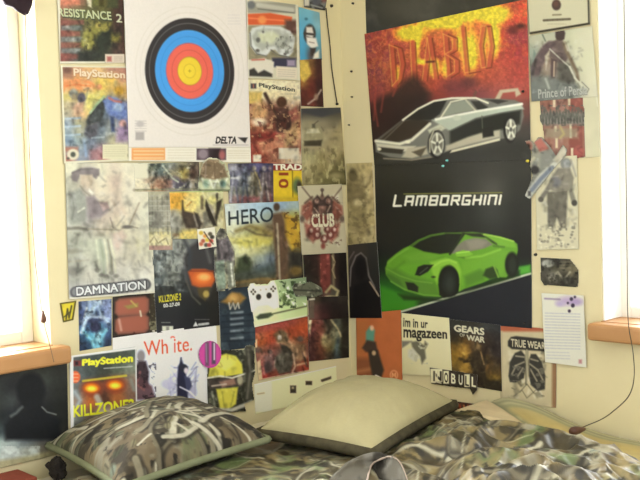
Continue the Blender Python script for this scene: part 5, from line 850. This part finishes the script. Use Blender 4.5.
def a_prince(A):
    A.grid([(528, 36), (592, 26), (597, 97), (531, 101)], ['c4c2a8 c4c4aa c0c0a8 d0d0b0 dcdabc e0dcc0', 'a8b0a0 b4b09c a89888 c4c4a8 dcdabc e0dcc0', '84887c a48c7c a08c7c a8a490 dcdabc e0debf', '7c7c74 a09080 80746c 98907e d8d6b8 e2dfc2', '747c78 989488 7c7c74 80807a d0ceb4 e4e0c4', '686c68 84887f 84847c 8c8c84 c0bea8 e0dcc2'])
    A.poly([(555.5, 31), (559, 28.6), (563.5, 29), (565.5, 33), (564.5, 39), (561, 42), (557, 41), (555.5, 37)], '4d3f3c', .9)
    A.poly([(556, 40), (563, 41), (567, 47), (569, 57), (564, 66), (556, 62), (550, 56), (549, 46)], '70605c', 1.2); A.poly([(557, 41), (549, 41), (543, 45), (536, 56), (531, 68), (531, 82), (539, 80), (542, 66), (548, 57), (552, 52)], '6b5a5a', 1.3); A.line([(536, 60), (532.5, 74)], 2.4, '4c4444', 1.1)
    A.line([(564.5, 44), (567, 52), (573, 64), (577, 73), (578, 80)], 3.6, '7c6c58', 1.1); A.line([(565, 42), (568, 50)], 2, 'b4a890', .8)
    A.poly([(551, 58), (557, 60), (555, 78), (551, 80)], '5c4c4a', 1); A.line([(554.5, 62), (554, 76)], 1.5, 'ccb49c', .8); A.poly([(558, 62), (570, 64), (576, 78), (574, 88), (558, 86)], '625f56', 1.8)
    A.poly([(545, 56), (550, 50), (549, 58), (546, 70)], 'cfc4ac', 1); A.poly([(531, 76), (548, 76), (562, 82), (578, 84), (580, 97), (532, 101)], '7f837e', 2, .85); A.line([(546, 79), (549, 88)], 2.4, 'b4b8ac', 1)
    A.line([(550, 49), (564, 62), (570, 67)], 1.3, 'c8c4b4', .7); A.line([(570, 67), (575, 78), (582, 86)], 2, 'dad8c4', .8); A.line([(582, 82), (589, 89), (587, 93)], 1, '8c8c80', .6); A.line([(542.5, 34.5), (545.5, 41)], 1.3, '6c7468', .7); A.poly([(534, 50), (536, 54), (533, 62)], '7c9088', 1)
    A.busy(130, 22, (531, 40, 582, 98), .32); A.txt('Prince of Persia', [(538, 90), (587, 85.5), (587.5, 94.5), (538.5, 99)], '66686a', .06, 2, .6, 1.4); A.txt('Prince of Persia', [(538, 89.5), (587, 85), (587.5, 94), (538.5, 98.5)], 'c2c2b8', .03, 1, .9, 1.1)
poster('game_poster', 'pale grey page of a bare-shouldered swordsman bending forward, near the right window', 'poster', 'R', [(529, 36), (592, 26), (597.5, 96.5), (531.5, 101.5)], a_prince, 3, 'posters and pages on the right wall')
def a_redl(A):
    A.bg('a87868'); A.speck(5, .15, 5)
    for x in (540.5, 553.5, 569): A.rect(x, 95, x+10 if x < 569 else 583, 158, ['9c6a5c', 'a87c70', '96584e'][int(x) % 3], 1)
    for x, y, h in ((553, 98, 9), (568, 97, 9), (554.5, 126, 6), (569.5, 124, 14), (555.5, 138, 10), (571, 148, 8)): A.rect(x, y, x+2.4, y+h, 'e8d8b4', .7)
    A.rect(545, 128, 578, 138, 'a09a80', 2, .7); A.line([(560, 126), (564, 134), (560, 138)], 2, 'c0ae78', 1); A.ell(579, 152, 5, 6, 'b8645c', 1.4)
    A.rect(538, 112, 586, 125, '8f8f88', 2.2, .9); A.blotch('66665f', 3, .5, 4, (536, 105, 587, 126), .1, .7, .8); [A.line([(540+k*3.1, 124.5-k*.2), (541.2+k*3.1, 108.5+(k*7 % 5)), (543+k*3.1, 122-(k*5 % 4))], 1.5, '5c5c55', .7, .75) for k in range(14)]
    A.busy(90, 25, None, .35)
poster('game_poster', 'faded red page with a spiky grey title band, under the swordsman page', 'poster', 'R', [(538.5, 98), (584, 95), (586, 158), (543, 159)], a_redl, 2, 'posters and pages on the right wall', cut=[(540, 98.5), (583, 95.2), (583.5, 108), (587, 110), (584, 118), (585.5, 157), (574, 158.5), (546, 158), (543, 126), (538.6, 118), (541, 114)])
def a_pale(A): A.bg('dcd6b6'); A.speck(12, .05, 2); A.line([(597, 98), (598, 106)], 1.4, 'ece8d0', .7)
poster('paper_sheet', 'blank pale sheet peeking out beside the faded red page', 'paper', 'R', [(583, 96), (598, 95), (600, 156.5), (583, 158)], a_pale, 1)
def a_snow(A):
    A.bg('ddd6b8'); A.ell(566, 164, 5.4, 6, '8c8c88', 1); A.ell(567, 163, 3, 3.4, 'a4a8a8', .9); A.poly([(552, 176), (558, 168), (570, 168), (574, 178), (571, 190), (555, 192), (548, 188)], '8a8578', 1.2); A.ell(556, 182, 5, 5, '7c7c84', 1.8, .8); A.line([(552, 182), (546, 192), (541, 199)], 4.4, '7e7a70', 1.1); A.ell(541, 199.5, 2.6, 2.6, '5a564c', .8); A.line([(570, 178), (571, 192), (574, 202)], 4.6, '8c887a', 1.1); A.ell(574.5, 203, 2.8, 3, '4c4840', .8)
    A.poly([(547, 192), (568, 190), (566, 228), (561, 228), (557, 218), (553, 229), (548, 228)], '726e62', 1.2); A.line([(571, 160), (576, 176)], 2, '98948a', .9, .7)
    for k in range(70):
        r = random.Random(k+5); A.ell(538+r.random()*38, 220+r.random()**.7*28, .7+r.random()*1.1, .7+r.random()*.9, ['a39d88', '8a8676', 'efe8cc', 'c0b9a0'][k % 4], .6)
    A.busy(110, 24, (540, 160, 576, 228), .35)
poster('magazine_page', 'pale page of a grey figure kicking up snow, edge of the green car poster', 'magazine page', 'R', [(535, 157), (577, 155.5), (578.5, 249), (537, 250)], a_snow, 3, 'posters and pages on the right wall')
def a_board(A):
    A.bg('a3a294'); A.blotch('7c7c78', 5, .5, 3, None, .15); A.line([(560, 160), (543, 176), (527, 196)], 7, 'd8d8cc', 1.2); A.line([(552, 168), (541, 179), (532, 190)], 4.4, '7f8797', 1.1); A.rect(528, 191, 531, 196, '4c4c4c', .9); A.ell(535, 170, 4.4, 4.2, '3d3a3a', 1.2); A.poly([(534, 142), (541, 138), (550, 150), (540, 152)], 'c0756a', 1.2); A.ell(528.5, 146, 4, 5, 'a06a5c', 1.4); A.ell(528.5, 146, 1.8, 2.4, '3c302c', .8); A.poly([(541, 152), (552, 148), (556, 160), (540, 170)], '8e9088', 1.6); A.poly([(553, 160), (564, 146), (567, 152), (558, 164)], 'c9c2ac', 1); A.line([(530, 162), (534, 158)], 3, 'c9c2a8', .9)
    A.busy(80, 26, None, .4)
poster('paper_cutout', 'snowboarder cutout crossing the right edge of the silver and green car posters', 'cutout', 'R', [(523, 135), (568, 133), (568, 200), (523, 201)], a_board, 6, None, cut=[(525, 141), (530, 140), (534, 143), (538, 137.5), (542, 137), (551, 148), (556, 156), (563, 145), (567, 149), (566, 155), (556, 166), (545, 180), (530, 199), (525, 196), (529, 186), (533, 176), (530, 166), (532, 152)])

def a_strip2(A):
    A.bg('4a2c20'); A.blotch('2c2018', 3, .5, 3, None, .1)
    for k, x in enumerate(range(444, 476, 4)): A.line([(x, 403+k*.5), (x+1.4, 411+k*.5)], 1.6, ['a8502c', '8c3c24', 'b86a3c'][k % 3], .7)
poster('magazine_page', 'scrap with rust-red lettering, just behind the right tip of the cream pillow', 'magazine page', 'R', [(440, 399), (476, 404), (476, 418), (440, 413)], a_strip2, 1, 'posters and pages on the right wall')

# thumb tacks: dome head with a collar, pin buried in the wall
def tack_mesh(r, m, name='push_pin', dep=0.0):
    bm = bmesh.new()
    prof = [(0, -dep-.0012), (r*.18, -dep-.0012), (r*.18, 0), (r*.9, .0), (r*1.0, .0012), (r*.62, .0022), (r*.55, .0046), (r*.86, .0060), (r*.70, .0078), (r*.3, .0086), (0, .0088)]
    rings = []
    for rad, h in prof:
        if rad == 0: rings.append([bm.verts.new((0, 0, h))]); continue
        rings.append([bm.verts.new((rad*math.cos(2*math.pi*k/16), rad*math.sin(2*math.pi*k/16), h)) for k in range(16)])
    for a, b in zip(rings[:-1], rings[1:]):
        for k in range(16):
            if len(a) == 1: bm.faces.new((a[0], b[k], b[(k+1) % 16]))
            elif len(b) == 1: bm.faces.new((a[k], a[(k+1) % 16], b[0]))
            else: bm.faces.new((a[k], a[(k+1) % 16], b[(k+1) % 16], b[k]))
    me = bm_mesh(name, bm, True); me.materials.append(m); return me
PINK_D = mat('black_pin', '2c2824', .4, .5); PIN_C = mat('aqua_pin', '86d8d4', .2, .6); PIN_Y = mat('yellow_pin', 'ead74a', .35, .5)
for (x, y, w, mm, r, layer, lab) in ((353.5, 3.5, 'R', PINK_D, .0042, 0, 'dark push pin at the top of the bare strip beside the corner'), (352, 71.5, 'R', PINK_D, .0040, 0, 'dark push pin halfway up the bare strip beside the corner'), (352.5, 97, 'R', PINK_D, .0034, 0, 'dark push pin in the bare strip, level with the silver car'), (349.5, 125, 'R', PINK_D, .003, 0, 'lowest dark push pin in the bare strip beside the corner'),
        (331, 6, 'L', PINK_D, .006, 0, 'dark push pin at the top of the hanging wire'), (447.5, 160.5, 'R', PIN_C, .0042, 3.4, 'upper of two aqua push pins below the silver car'), (443.5, 166, 'R', PIN_C, .0042, 2.4, 'lower of two aqua push pins below the silver car'), (528, 161, 'R', PIN_Y, .0046, 6.6, 'yellow push pin by the snowboarder cutout'), (536, 254.5, 'R', PINK_D, .005, 0, 'dark push pin on bare wall right of the green car poster'), (525, 323, 'R', PINK_D, .0028, 2.4, 'dark push pin in the lower right corner of the green car poster'), (523.5, 91.5, 'R', PINK_D, .004, 3.4, 'dark push pin by the spoiler of the silver car'), (336.5, 104, 'L', PINK_D, .005, 3, 'dark push pin at the top of the sepia truck page')):
    p = (onL if w == 'L' else onR)(x, y, .0014*layer)
    o = obj('push_pin', tack_mesh(r, mm, 'push_pin', .0014*layer)); o.location = p
    o.rotation_euler = (math.pi/2, 0, 0) if w == 'L' else (0, -math.pi/2, 0)
    tag(o, lab, 'push pin', 'push pins in the walls')
# ------------------------------------------------------------------ cloth helpers
def cloth_obj(name, P, nu, nv, C, m, parent=None, gain=1.0):
    idx = np.arange(nu*nv).reshape(nv, nu)
    F = np.stack([idx[:-1, :-1], idx[:-1, 1:], idx[1:, 1:], idx[1:, :-1]], -1).reshape(-1, 4)
    me = bpy.data.meshes.new(name); me.vertices.add(len(P)); me.vertices.foreach_set('co', P.astype(np.float32).ravel())
    me.loops.add(F.size); me.loops.foreach_set('vertex_index', F.astype(np.int32).ravel())
    me.polygons.add(len(F)); me.polygons.foreach_set('loop_start', np.arange(0, F.size, 4, dtype=np.int32)); me.polygons.foreach_set('use_smooth', np.ones(len(F), bool))
    me.update(calc_edges=True)
    a = me.color_attributes.new('art', 'FLOAT_COLOR', 'POINT')
    a.data.foreach_set('color', np.concatenate([np.clip(lin(C)*gain, .004, .88), np.ones((len(C), 1))], 1).astype(np.float32).ravel())
    return obj(name, me, m, parent)
def camo(X, Y, seed, n=60, box=None, base=('6f6654', '8a8068', '4a4436', '9a9684', '5f6b50'), pale='c9c2a4', ln=(8, 26), wd=1.0):
    """woodland print in centimetres: bark-coloured patches, dark hollows, leaf clusters, pale twigs"""
    A = Art(X, Y, .35); A.bg(base[0]); r = random.Random(seed)
    A.blotch(base[1], 9, .48, seed, None, .12, 1.4); A.blotch(base[3], 6, .56, seed+1, None, .10, .7, .9); A.blotch(base[4], 8, .57, seed+2, None, .1, 1.3, .85); A.blotch(base[2], 6, .55, seed+3, None, .07, .6, .95); A.blotch('2c281f', 4, .62, seed+4, None, .06, .7, .9)
    x0, y0, x1, y1 = box or (X.min(), Y.min(), X.max(), Y.max())
    for k in range(n):
        x = r.uniform(x0, x1); y = r.uniform(y0, y1); a = r.uniform(0, 6.28)
        if k % 3 == 0:
            for j in range(r.randint(3, 6)):
                b = a+r.uniform(-1, 1); xx = x+r.uniform(-3, 3); yy = y+r.uniform(-3, 3); c = r.choice(['7d8467', '98906c', '55593f', 'aaa283', '6a5b43', '8d9a86'])
                A.ell(xx, yy, r.uniform(1, 2.2), r.uniform(.5, 1), c, .35, .95, b); A.line([(xx-1.3*math.cos(b), yy-1.3*math.sin(b)), (xx+1.3*math.cos(b), yy+1.3*math.sin(b))], .22, '3a3528', .2, .7)
        else:
            L = r.uniform(*ln); pts = [(x, y)]; w = r.uniform(.5, 1.3)*wd
            for j in range(6): a += r.uniform(-.45, .45); pts.append((pts[-1][0]+L/6*math.cos(a), pts[-1][1]+L/6*math.sin(a)))
            A.line([(p+.4, q+.5) for p, q in pts], w*1.4, '332e24', .4, .7); A.line(pts, w, r.choice([pale, 'a79e82', pale, '8a8168']), .25, .95)
            q = pts[3]; b = a+r.choice((-.9, .9)); A.line([q, (q[0]+L*.3*math.cos(b), q[1]+L*.3*math.sin(b))], w*.6, pale, .2, .9)
    A.speck(1.2, .16, seed+9)
    return A.C
CLOTH = attr_mat('printed_cotton', .8, .2, (260, .25), .04, .06)
SATIN = attr_mat('printed_comforter', .42, .55, (160, .3), .03, .06)
CREAM = mat('cream_cotton', 'd9d0ae', .8, .2, (18, 'd0c6a2', 4), (220, .3), 0, .3)

def pillow(name, label, corners, thick, low, seed, front_col, back_col, group=None, N=240, pinch=.07, folds=.010, mfront=None, gain=.5):
    """two puffed panels sewn along one seam: corners are pinched, the cloth pulls into creases towards them"""
    c = [np.asarray(p) for p in corners]; ctr = sum(c)/4
    nrm = np.cross(c[2]-c[0], c[3]-c[1]); nrm /= np.linalg.norm(nrm); nrm = nrm if nrm[2] > 0 else -nrm
    root = bpy.data.objects.new(name, None); COL.objects.link(root); root.empty_display_size = .1; root.location = ctr; tag(root, label, 'pillow', group)
    u, v = np.meshgrid(np.linspace(-1, 1, N), np.linspace(-1, 1, N)); u = u.ravel(); v = v.ravel()
    # the seam outline bows inwards between the corners
    uu = u*(1-pinch*(1-v*v)); vv = v*(1-pinch*(1-u*u))
    a = (uu+1)/2; b = (vv+1)/2
    P0 = c[0]*((1-a)*(1-b))[:, None]+c[1]*(a*(1-b))[:, None]+c[2]*(a*b)[:, None]+c[3]*((1-a)*b)[:, None]
    prof = np.clip((1-np.abs(u)**2.4), 0, 1)**.5*np.clip((1-np.abs(v)**2.4), 0, 1)**.5
    Wd = np.linalg.norm(c[1]-c[0])*50; Hd = np.linalg.norm(c[3]-c[0])*50
    cx, cy = u*Wd, v*Hd
    # creases: run in from the seam and from the corners, fading to the middle
    edge = np.clip(1-prof, 0, 1)
    ang = np.arctan2(v, u); rad = np.sqrt(u*u+v*v)
    cre = (vnoise(ang*9+seed, rad*1.2, seed)-.5)*edge*1.6*np.clip(prof*4, 0, 1)+(fbm(cx/9, cy/9, seed+5, 3)-.5)*.9
    sag = .10*(fbm(u*1.3+seed, v*1.3, seed+3, 2)-.5)
    for nm, sgn, th, col, mm in ((name.split('_')[-1]+'_front', 1, thick, front_col, mfront or CLOTH), (name.split('_')[-1]+'_back', -1, low, back_col, CLOTH)):
        h = th*prof*(1+sag)+folds*cre*prof**.5
        P = P0+nrm*(sgn*h)[:, None]-ctr
        C = col(cx, cy) if callable(col) else np.tile(hexc(col), (len(u), 1))
        if sgn < 0: P = P.reshape(N, N, 3)[:, ::-1].reshape(-1, 3); C = C.reshape(N, N, 3)[:, ::-1].reshape(-1, 3)
        cloth_obj(nm, P, N, N, C, mm, root, gain)
    # piping along the seam
    rim = np.concatenate([np.arange(N), np.arange(1, N)*N+N-1, (N-1)*N+np.arange(N-2, -1, -1), np.arange(N-2, 0, -1)*N])
    return root, (P0-ctr)[rim]
def seam(root, rim, r, m):
    pts = [p for p in rim[::6]]; pts.append(rim[0])
    tube('piping', pts, r, m, root, 6)

# ------------------------------------------------------------------ the bed
STEEL = mat('bed_metal', '4a443c', .5, .4)
TICK = mat('mattress_ticking', 'cfc7b0', .85, .2, (30, 'c2b99e', 3), (180, .3))
BX0, BY0 = -1.40, -1.98
bed = bpy.data.objects.new('bed', None); COL.objects.link(bed); bed.location = (BX0/2, BY0/2, 0)
tag(bed, 'bed pushed into the corner under the posters, mostly hidden by its bedding', 'bed')
def bedbox(name, lo, hi, m, bev):
    o = box_obj(name, [(lo, hi)], m, None, bev); o.parent = bed; o.location = (-BX0/2, -BY0/2, 0); return o
bedbox('mattress', (BX0, BY0, .22), (-.02, -.03, .455), TICK, .035)
bedbox('bed_frame', (BX0, BY0, .16), (-.02, -.03, .22), STEEL, .006)
for x in (BX0+.03, -.09):
    for y in (BY0+.03, -.10): bedbox('leg', (x, y, 0), (x+.05, y+.05, .16), STEEL, .006)

UNDER = {}
def press(root, rim, r=0.0):
    """remember the underside of a pillow so that the bedding below is squashed flat under it"""
    for ch in list(root.children):
        if ch.type != 'MESH' or not (ch.name.startswith('pillow_back') or ch.name.startswith('piping')): continue
        n = len(ch.data.vertices); a = np.empty(n*3, np.float32); ch.data.vertices.foreach_get('co', a); a = a.reshape(-1, 3)+np.array(root.location)
        for x, y, z in a:
            kx, ky = int(round(x*100)), int(round(y*100))
            for dx in (-1, 0, 1):
                for dy in (-1, 0, 1):
                    q = (kx+dx, ky+dy); UNDER[q] = min(UNDER.get(q, 9), z)
def lid(x, y, z, gap=.004):
    c = np.array([UNDER.get((int(round(a*100)), int(round(b*100))), 9) for a, b in zip(x, y)]); return np.minimum(z, c-gap)
SHEET = {}
# pillows
def par(c, dz):
    P = [atZ(*k) for k in c]; D = P[0]+P[2]-P[1]; D[2] += dz; return P+[D]
k1 = lambda x, y: camo(x, y, 5, 62, None, ('86765a', '9c8c6a', '4c4434', 'b0aa92', '74805a'), 'e6e0c4', (14, 40), 1.45)
p1, rim1 = pillow('bed_pillow', 'camouflage pillow with pale twig print lying against the left wall', par([(48, 444, .530), (119, 487, .518), (269, 438, .545)], .0), .098, .050, 3, k1, '8a8c6c', 'bed pillows', pinch=.05)
seam(p1, rim1-np.array([0, 0, .004]), .0105, mat('pillow_piping', '7c8062', .75, .2, (28, '62664a', 4)))
k2 = lambda x, y: np.tile(hexc('d8cd9c'), (len(x), 1))*(1+.05*(fbm(x/4, y/4, 3, 3)-.5))[:, None]
k3 = lambda x, y: camo(x, y, 9, 60, None, ('4a4436', '5c5644', '2c281f', '6f6a58', '474c38'), '8d866c', (5, 14))
p2, rim2 = pillow('bed_pillow', 'plain cream pillow with a dark camouflage underside in the corner of the bed', par([(258, 431, .545), (372, 451, .535), (455, 402, .555)], .005), .098, .055, 12, k2, k3, 'bed pillows', pinch=.05, folds=.014, gain=.56)
seam(p2, rim2-np.array([0, 0, .008]), .0165, mat('pillow_seam', '1d1a13', .85, .15, (38, '5c553e', 6)))
press(p1, rim1); press(p2, rim2)

# striped sheet along the right wall
STR = [(0, 'b9b790'), (.022, 'd2cba2'), (.030, 'a9aa88'), (.040, 'd4cca0'), (.050, 'b3b48c'), (.064, 'd9c98e'), (.10, 'dcc784'), (.17, 'e0cf92'), (.25, 'dfcb8c'), (.265, 'b6b48a'), (.28, 'dcca90'), (.6, 'd9ca90')]
def sheet():
    nu, nv = 150, 260; u, v = np.meshgrid(np.linspace(0, 1, nu), np.linspace(0, 1, nv)); u = u.ravel(); v = v.ravel()
    x = -.012-.60*u; y = -.30-1.66*v
    lump = np.clip((y+1.10)/.42, 0, 1); lump = lump*lump*(3-2*lump)*np.clip((-.50-y)/.14, 0, 1)
    z = .470+.058*lump*np.clip(1.15-u*.7, 0, 1)+.012*(fbm(x*7, y*5, 3, 3)-.5)+.010*np.exp(-((x+.22+.02*np.sin(y*9))/.02)**2)*lump
    dd0 = (-x)-.56*(-y-.60); z = z-.014*np.exp(-(dd0/.02)**2)*lump+.012*np.exp(-((dd0+.09)/.06)**2)*lump
    z = np.maximum(lid(x, y, z, .010), .463)
    P = np.stack([x, y, z], 1); C = np.zeros((len(x), 3)); d = -x+.006*(fbm(x*5, y*6, 9, 2)-.5)
    ks = np.array([s[0] for s in STR]); cs = np.array([hexc(s[1]) for s in STR])
    for k in range(3): C[:, k] = np.interp(d, ks, cs[:, k])
    dd = (-x)-.56*(-y-.60)+.010*(fbm(x*6, y*6, 19, 2)-.5)      # a seam running off at a slant: pink cloth on its near side
    t = np.clip((dd-.010)/.008, 0, 1)[:, None]*np.clip((-x-.02)/.01, 0, 1)[:, None]; C = C*(1-t)+hexc('eed9ae')*t
    t = np.clip(1-np.abs(dd)/.016, 0, 1)[:, None]*np.clip((-x-.02)/.01, 0, 1)[:, None]; C = C*(1-t)+hexc('a5a583')*t
    # pale blocks sewn across the stripes
    C = C*(1+.10*(fbm(x*30, y*18, 5, 3)-.5))[:, None]
    SHEET.update({(int(round(a*100)), int(round(b*100))): c for a, b, c in zip(x, y, z)})
    o = cloth_obj('striped_sheet', P, nu, nv, C, CLOTH, None, .74); md = o.modifiers.new('thick', 'SOLIDIFY'); md.thickness = .004
    return tag(o, 'rumpled pale yellow sheet with soft stripes along the right wall', 'sheet')
sheet()

# camouflage comforter: rumpled, humped up at the right, pushed down from the pillows
def hump(x, y, cx, cy, rx, ry, rot=0):
    c, s = math.cos(rot), math.sin(rot); dx = x-cx; dy = y-cy; a = (dx*c+dy*s)/rx; b = (-dx*s+dy*c)/ry
    return np.exp(-(a*a+b*b))
def comforter():
    nu, nv = 420, 420; u, v = np.meshgrid(np.linspace(0, 1, nu), np.linspace(0, 1, nv)); u = u.ravel(); v = v.ravel()
    # right edge follows the wavy line seen beside the striped sheet
    y = -.20-1.74*v
    xr = np.interp(-y, [.2, .5, .6, .73, .89, 1.07, 1.17, 1.33, 1.6, 2], [-.30, -.27, -.23, -.22, -.26, -.275, -.245, -.335, -.33, -.3])+.008*np.sin(y*41)+.005*np.sin(y*87+1)
    xl = BX0-.005
    x = xl+(xr-xl)*u
    e = np.clip((1-u)/.07, 0, 1); e = np.sqrt(1-(1-e)**2); el = np.clip(u/.05, 0, 1); el = np.sqrt(1-(1-el)**2); et = np.clip(v/.05, 0, 1); et = np.sqrt(1-(1-et)**2)
    w1 = fbm(x*3.2+1, y*3.2, 4, 2)-.5; w2 = fbm(x*5+3+w1*2, y*5, 8, 2)-.5
    rid = 1-np.abs(2*fbm(x*4.6+w2*1.5, y*4.6+w1*2, 17, 3)-1)
    rid2 = 1-np.abs(2*fbm(x*10+w1*3, y*9+w2*3, 27, 3)-1)
    front = np.clip((-.62-y)/.22, 0, 1)                     # little of it lies under the pillows
    amp = .25+.75*front
    z = .468+.030*e
    z = z+amp*(.066*(rid**1.6-.50)+.026*(rid2**1.5-.5))+.02*w1
    right = np.clip((x+.95)/.35, 0, 1)*front
    z = z+.022*hump(x, y, -.45, -.86, .16, .13, .4)+.022*hump(x, y, -.38, -1.12, .10, .22)+.026*hump(x, y, -.62, -1.12, .10, .20, .7)+.035*hump(x, y, -.33, -.68, .09, .07)+.008*right
    z = z-.035*hump(x, y, -.53, -1.0, .035, .2, .6)-.03*hump(x, y, -.70, -.98, .03, .12, -.5)
    z = .459+(z-.459)*e*el*et
    P = np.stack([x, y, np.maximum(lid(x, y, z), np.array([SHEET.get((int(round(a*100)), int(round(b*100))), .452)+.006 for a, b in zip(x, y)]))], 1)
    C = camo(x*100, y*100, 71, 200, None, ('7c6b46', '9a885a', '40371f', 'b8b298', '687a48'), 'd8d2b4', (10, 30))
    c0 = P.mean(0); o = cloth_obj('comforter', P-c0, nu, nv, C, SATIN, None, .62); o.location = c0
    tag(o, 'rumpled camouflage comforter across the bed in front of the pillows', 'comforter')
    return o, c0
comf, cf0 = comforter()
# turned-up corner of the comforter: grey lining, a pale hem arching over a dark hollow
def turned():
    mouth = smooth_path([atZ(366, 486, .52), atZ(371, 466, .545), atZ(380, 459.5, .56), atZ(391, 457, .565), atZ(400, 463, .555), atZ(408, 482, .525)], 8)
    back = smooth_path([atZ(325, 486, .51), atZ(330, 478, .525), atZ(341, 468, .54), atZ(356, 462, .55), atZ(366, 466, .53), atZ(372, 480, .51)], 8)
    n = len(mouth); m_ = 26; V = []; cols = []
    for j in range(m_):
        t = j/(m_-1)
        for i in range(n):
            p = mouth[i]*(1-t)+back[i]*t; p = p+np.array([0, 0, .018*math.sin(t*3.14)*math.sin(3.14*i/(n-1))+.006*(vnoise(np.array([i*.35]), np.array([t*5]), 3)[0]-.5)]); V.append(p)
    V = np.array(V); X, Y = V[:, 0]*100, V[:, 1]*100
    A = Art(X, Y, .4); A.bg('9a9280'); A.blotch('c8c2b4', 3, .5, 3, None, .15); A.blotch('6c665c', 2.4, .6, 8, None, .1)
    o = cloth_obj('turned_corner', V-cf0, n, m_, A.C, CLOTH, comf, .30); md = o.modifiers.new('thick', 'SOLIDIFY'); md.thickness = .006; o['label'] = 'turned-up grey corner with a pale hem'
    tube('hem', [p-cf0 for p in mouth], .0024, mat('hem_binding', 'a8978a', .8, .2), o, 8)
turned()

# black cloth tucked beside the camouflage pillow, and the rust-red blanket by the bed's head
def crumple(name, label, cat, ctr, r, col, seed):
    bm = bmesh.new(); bmesh.ops.create_icosphere(bm, subdivisions=5, radius=1)
    for v in bm.verts:
        n = mnoise.noise(v.co*1.7+Vector((seed, 0, 0)))*.35+abs(mnoise.noise(v.co*4+Vector((0, seed, 0))))*.22
        v.co = Vector((v.co.x*r[0], v.co.y*r[1], max(v.co.z, -.75)*r[2]))*(1+n)
    o = obj(name, bm_mesh(name, bm, True), mat(name+'_cloth', col, .85, .2, (30, '201c18', 3), (90, .4))); o.location = ctr; return tag(o, label, cat)
q = atZ(57, 469, .49); crumple('black_cloth', 'small crumpled black cloth at the left end of the camouflage pillow', 'cloth', q, (.022, .03, .028), '24211f', 3)
def blanket():
    a = atZ(4, 482, .470); bm = bmesh.new()
    for k in range(2): add_box(bm, (-.06-.003*k, -.055, -.011+k*.0115), (.06-.003*k, .055, k*.0115), .005, 3)
    for v in bm.verts: v.co.z += .0012*mnoise.noise(v.co*14)
    o = obj('folded_blanket', bm_mesh('folded_blanket', bm, True), mat('rust_wool', '9c5444', .9, .1, (60, '86463a', 4), (200, .5))); o.location = (a[0]+.01, a[1], .4675)
    return tag(o, 'rust-red folded blanket on the bed below the shadowy figure poster', 'blanket')
blanket()

# ------------------------------------------------------------------ blind cords, wire and window drapery
CORD = mat('blind_cord', '8a7256', .7, .3); DCORD = mat('dark_cord', '4a4438', .6, .3); KNOB = mat('turned_wood', '6b4630', .45, .4, (30, '533420', 4)); KNOB2 = mat('dark_wood', '5a3b30', .4, .4)
def lathe(name, prof, m, parent=None, n=20):
    vs = []; fs = []
    for r_, z in prof:
        for k in range(n): a = 2*math.pi*k/n; vs.append((r_*math.cos(a), r_*math.sin(a), z))
    for i in range(len(prof)-1):
        for k in range(n): fs.append((i*n+k, i*n+(k+1) % n, (i+1)*n+(k+1) % n, (i+1)*n+k))
    fs.append(tuple(range(n))[::-1]); fs.append(tuple((len(prof)-1)*n+k for k in range(n)))
    return obj(name, mesh_from(name, vs, fs), m, parent)
ACORN = [(.0015, .030), (.003, .027), (.004, .022), (.0065, .015), (.0075, .008), (.0070, .002), (.0045, -.002), (.002, -.003)]
def blind_cord(name, label, path, m, r, knob, km, sc=1.0, tilt=None):
    o = bpy.data.objects.new(name, None); COL.objects.link(o); o.location = path[0]; tag(o, label, 'blind cord', 'window blind cords'); o0 = np.asarray(path[0])
    tube('cord', [p-o0 for p in smooth_path(path, 10)], r, m, o, 6)
    k = lathe('pull_knob', [(a*sc, b*sc) for a, b in ACORN], km, o); k.location = Vector(np.asarray(knob)-o0)
    if tilt: k.rotation_euler = tilt
    return o
zt = onL(24, -150, .03)
blind_cord('blind_pull', 'thin brown cord with a wooden acorn pull hanging over the left sill', [onL(22, -150, .02), onL(25, 0, .02), onL(32, 220, .03), onL(41, 305, .055), onL(44.5, 325, .062), onL(49, 342, .064), onL(54, 362, .064)], CORD, .0013, onL(43.5, 322, .060), KNOB, 1.05)
zc = [onR(622, -200, .03), onR(624, 0, .03), onR(627, 250, .04), onR(628, 318, .066), onR(633, 352, .066), onR(634, 378, .062), onR(628, 397, .055)]
t1 = onR(611, 413, .052); t2 = onR(600, 420, .06); t3 = atZ(588, 425, .512); t4 = atZ(576, 430, .514)
blind_cord('blind_pull', 'dark cord falling from the right window onto the striped sheet, ending in a brown knob', zc+[t1, t2, t3, t4], DCORD, .0014, atZ(571.5, 431.5, .514), KNOB2, 1.7, (0, math.pi/2, -.3))
w = [onL(326, 8, .006), onL(327.5, 24, .007), onL(330, 45, .006), onL(331.5, 66, .007), onL(334, 84, .006), onL(337, 103, .007)]
o = tube('hanging_wire', smooth_path(w, 8), .0022, DCORD); tag(o, 'thin dark wire running down the left wall beside the corner', 'wire')

def valance():
    x1 = onL(33, 5, .05)[0]; x0 = LX0-.08; zb = onL(18, 15, .05)[2]; z1 = ZT+.06
    n, m_ = 160, 40; V = []
    for j in range(m_):
        t = j/(m_-1)
        for i in range(n):
            s = i/(n-1); x = x0+(x1-x0)*s
            bot = zb+.022*min(1, abs((1-s)*1.15-.02)/.03)-.0+.02*math.sin(s*18)**2*(s < .93) + (.05*max(0, (s-.985)/.015)**2)
            z = z1+(bot-z1)*t
            d = -.05-.012*math.sin(s*70)*(.4+.6*t)-.008*math.sin(s*31+1)
            V.append((x, d, z))
    o = cloth_obj('window_valance', np.array(V), n, m_, np.tile(hexc('2e2126'), (len(V), 1)), CLOTH); md = o.modifiers.new('thick', 'SOLIDIFY'); md.thickness = .01
    tag(o, 'dark valance across the top of the left window, only its lower corner in view', 'valance')
valance()
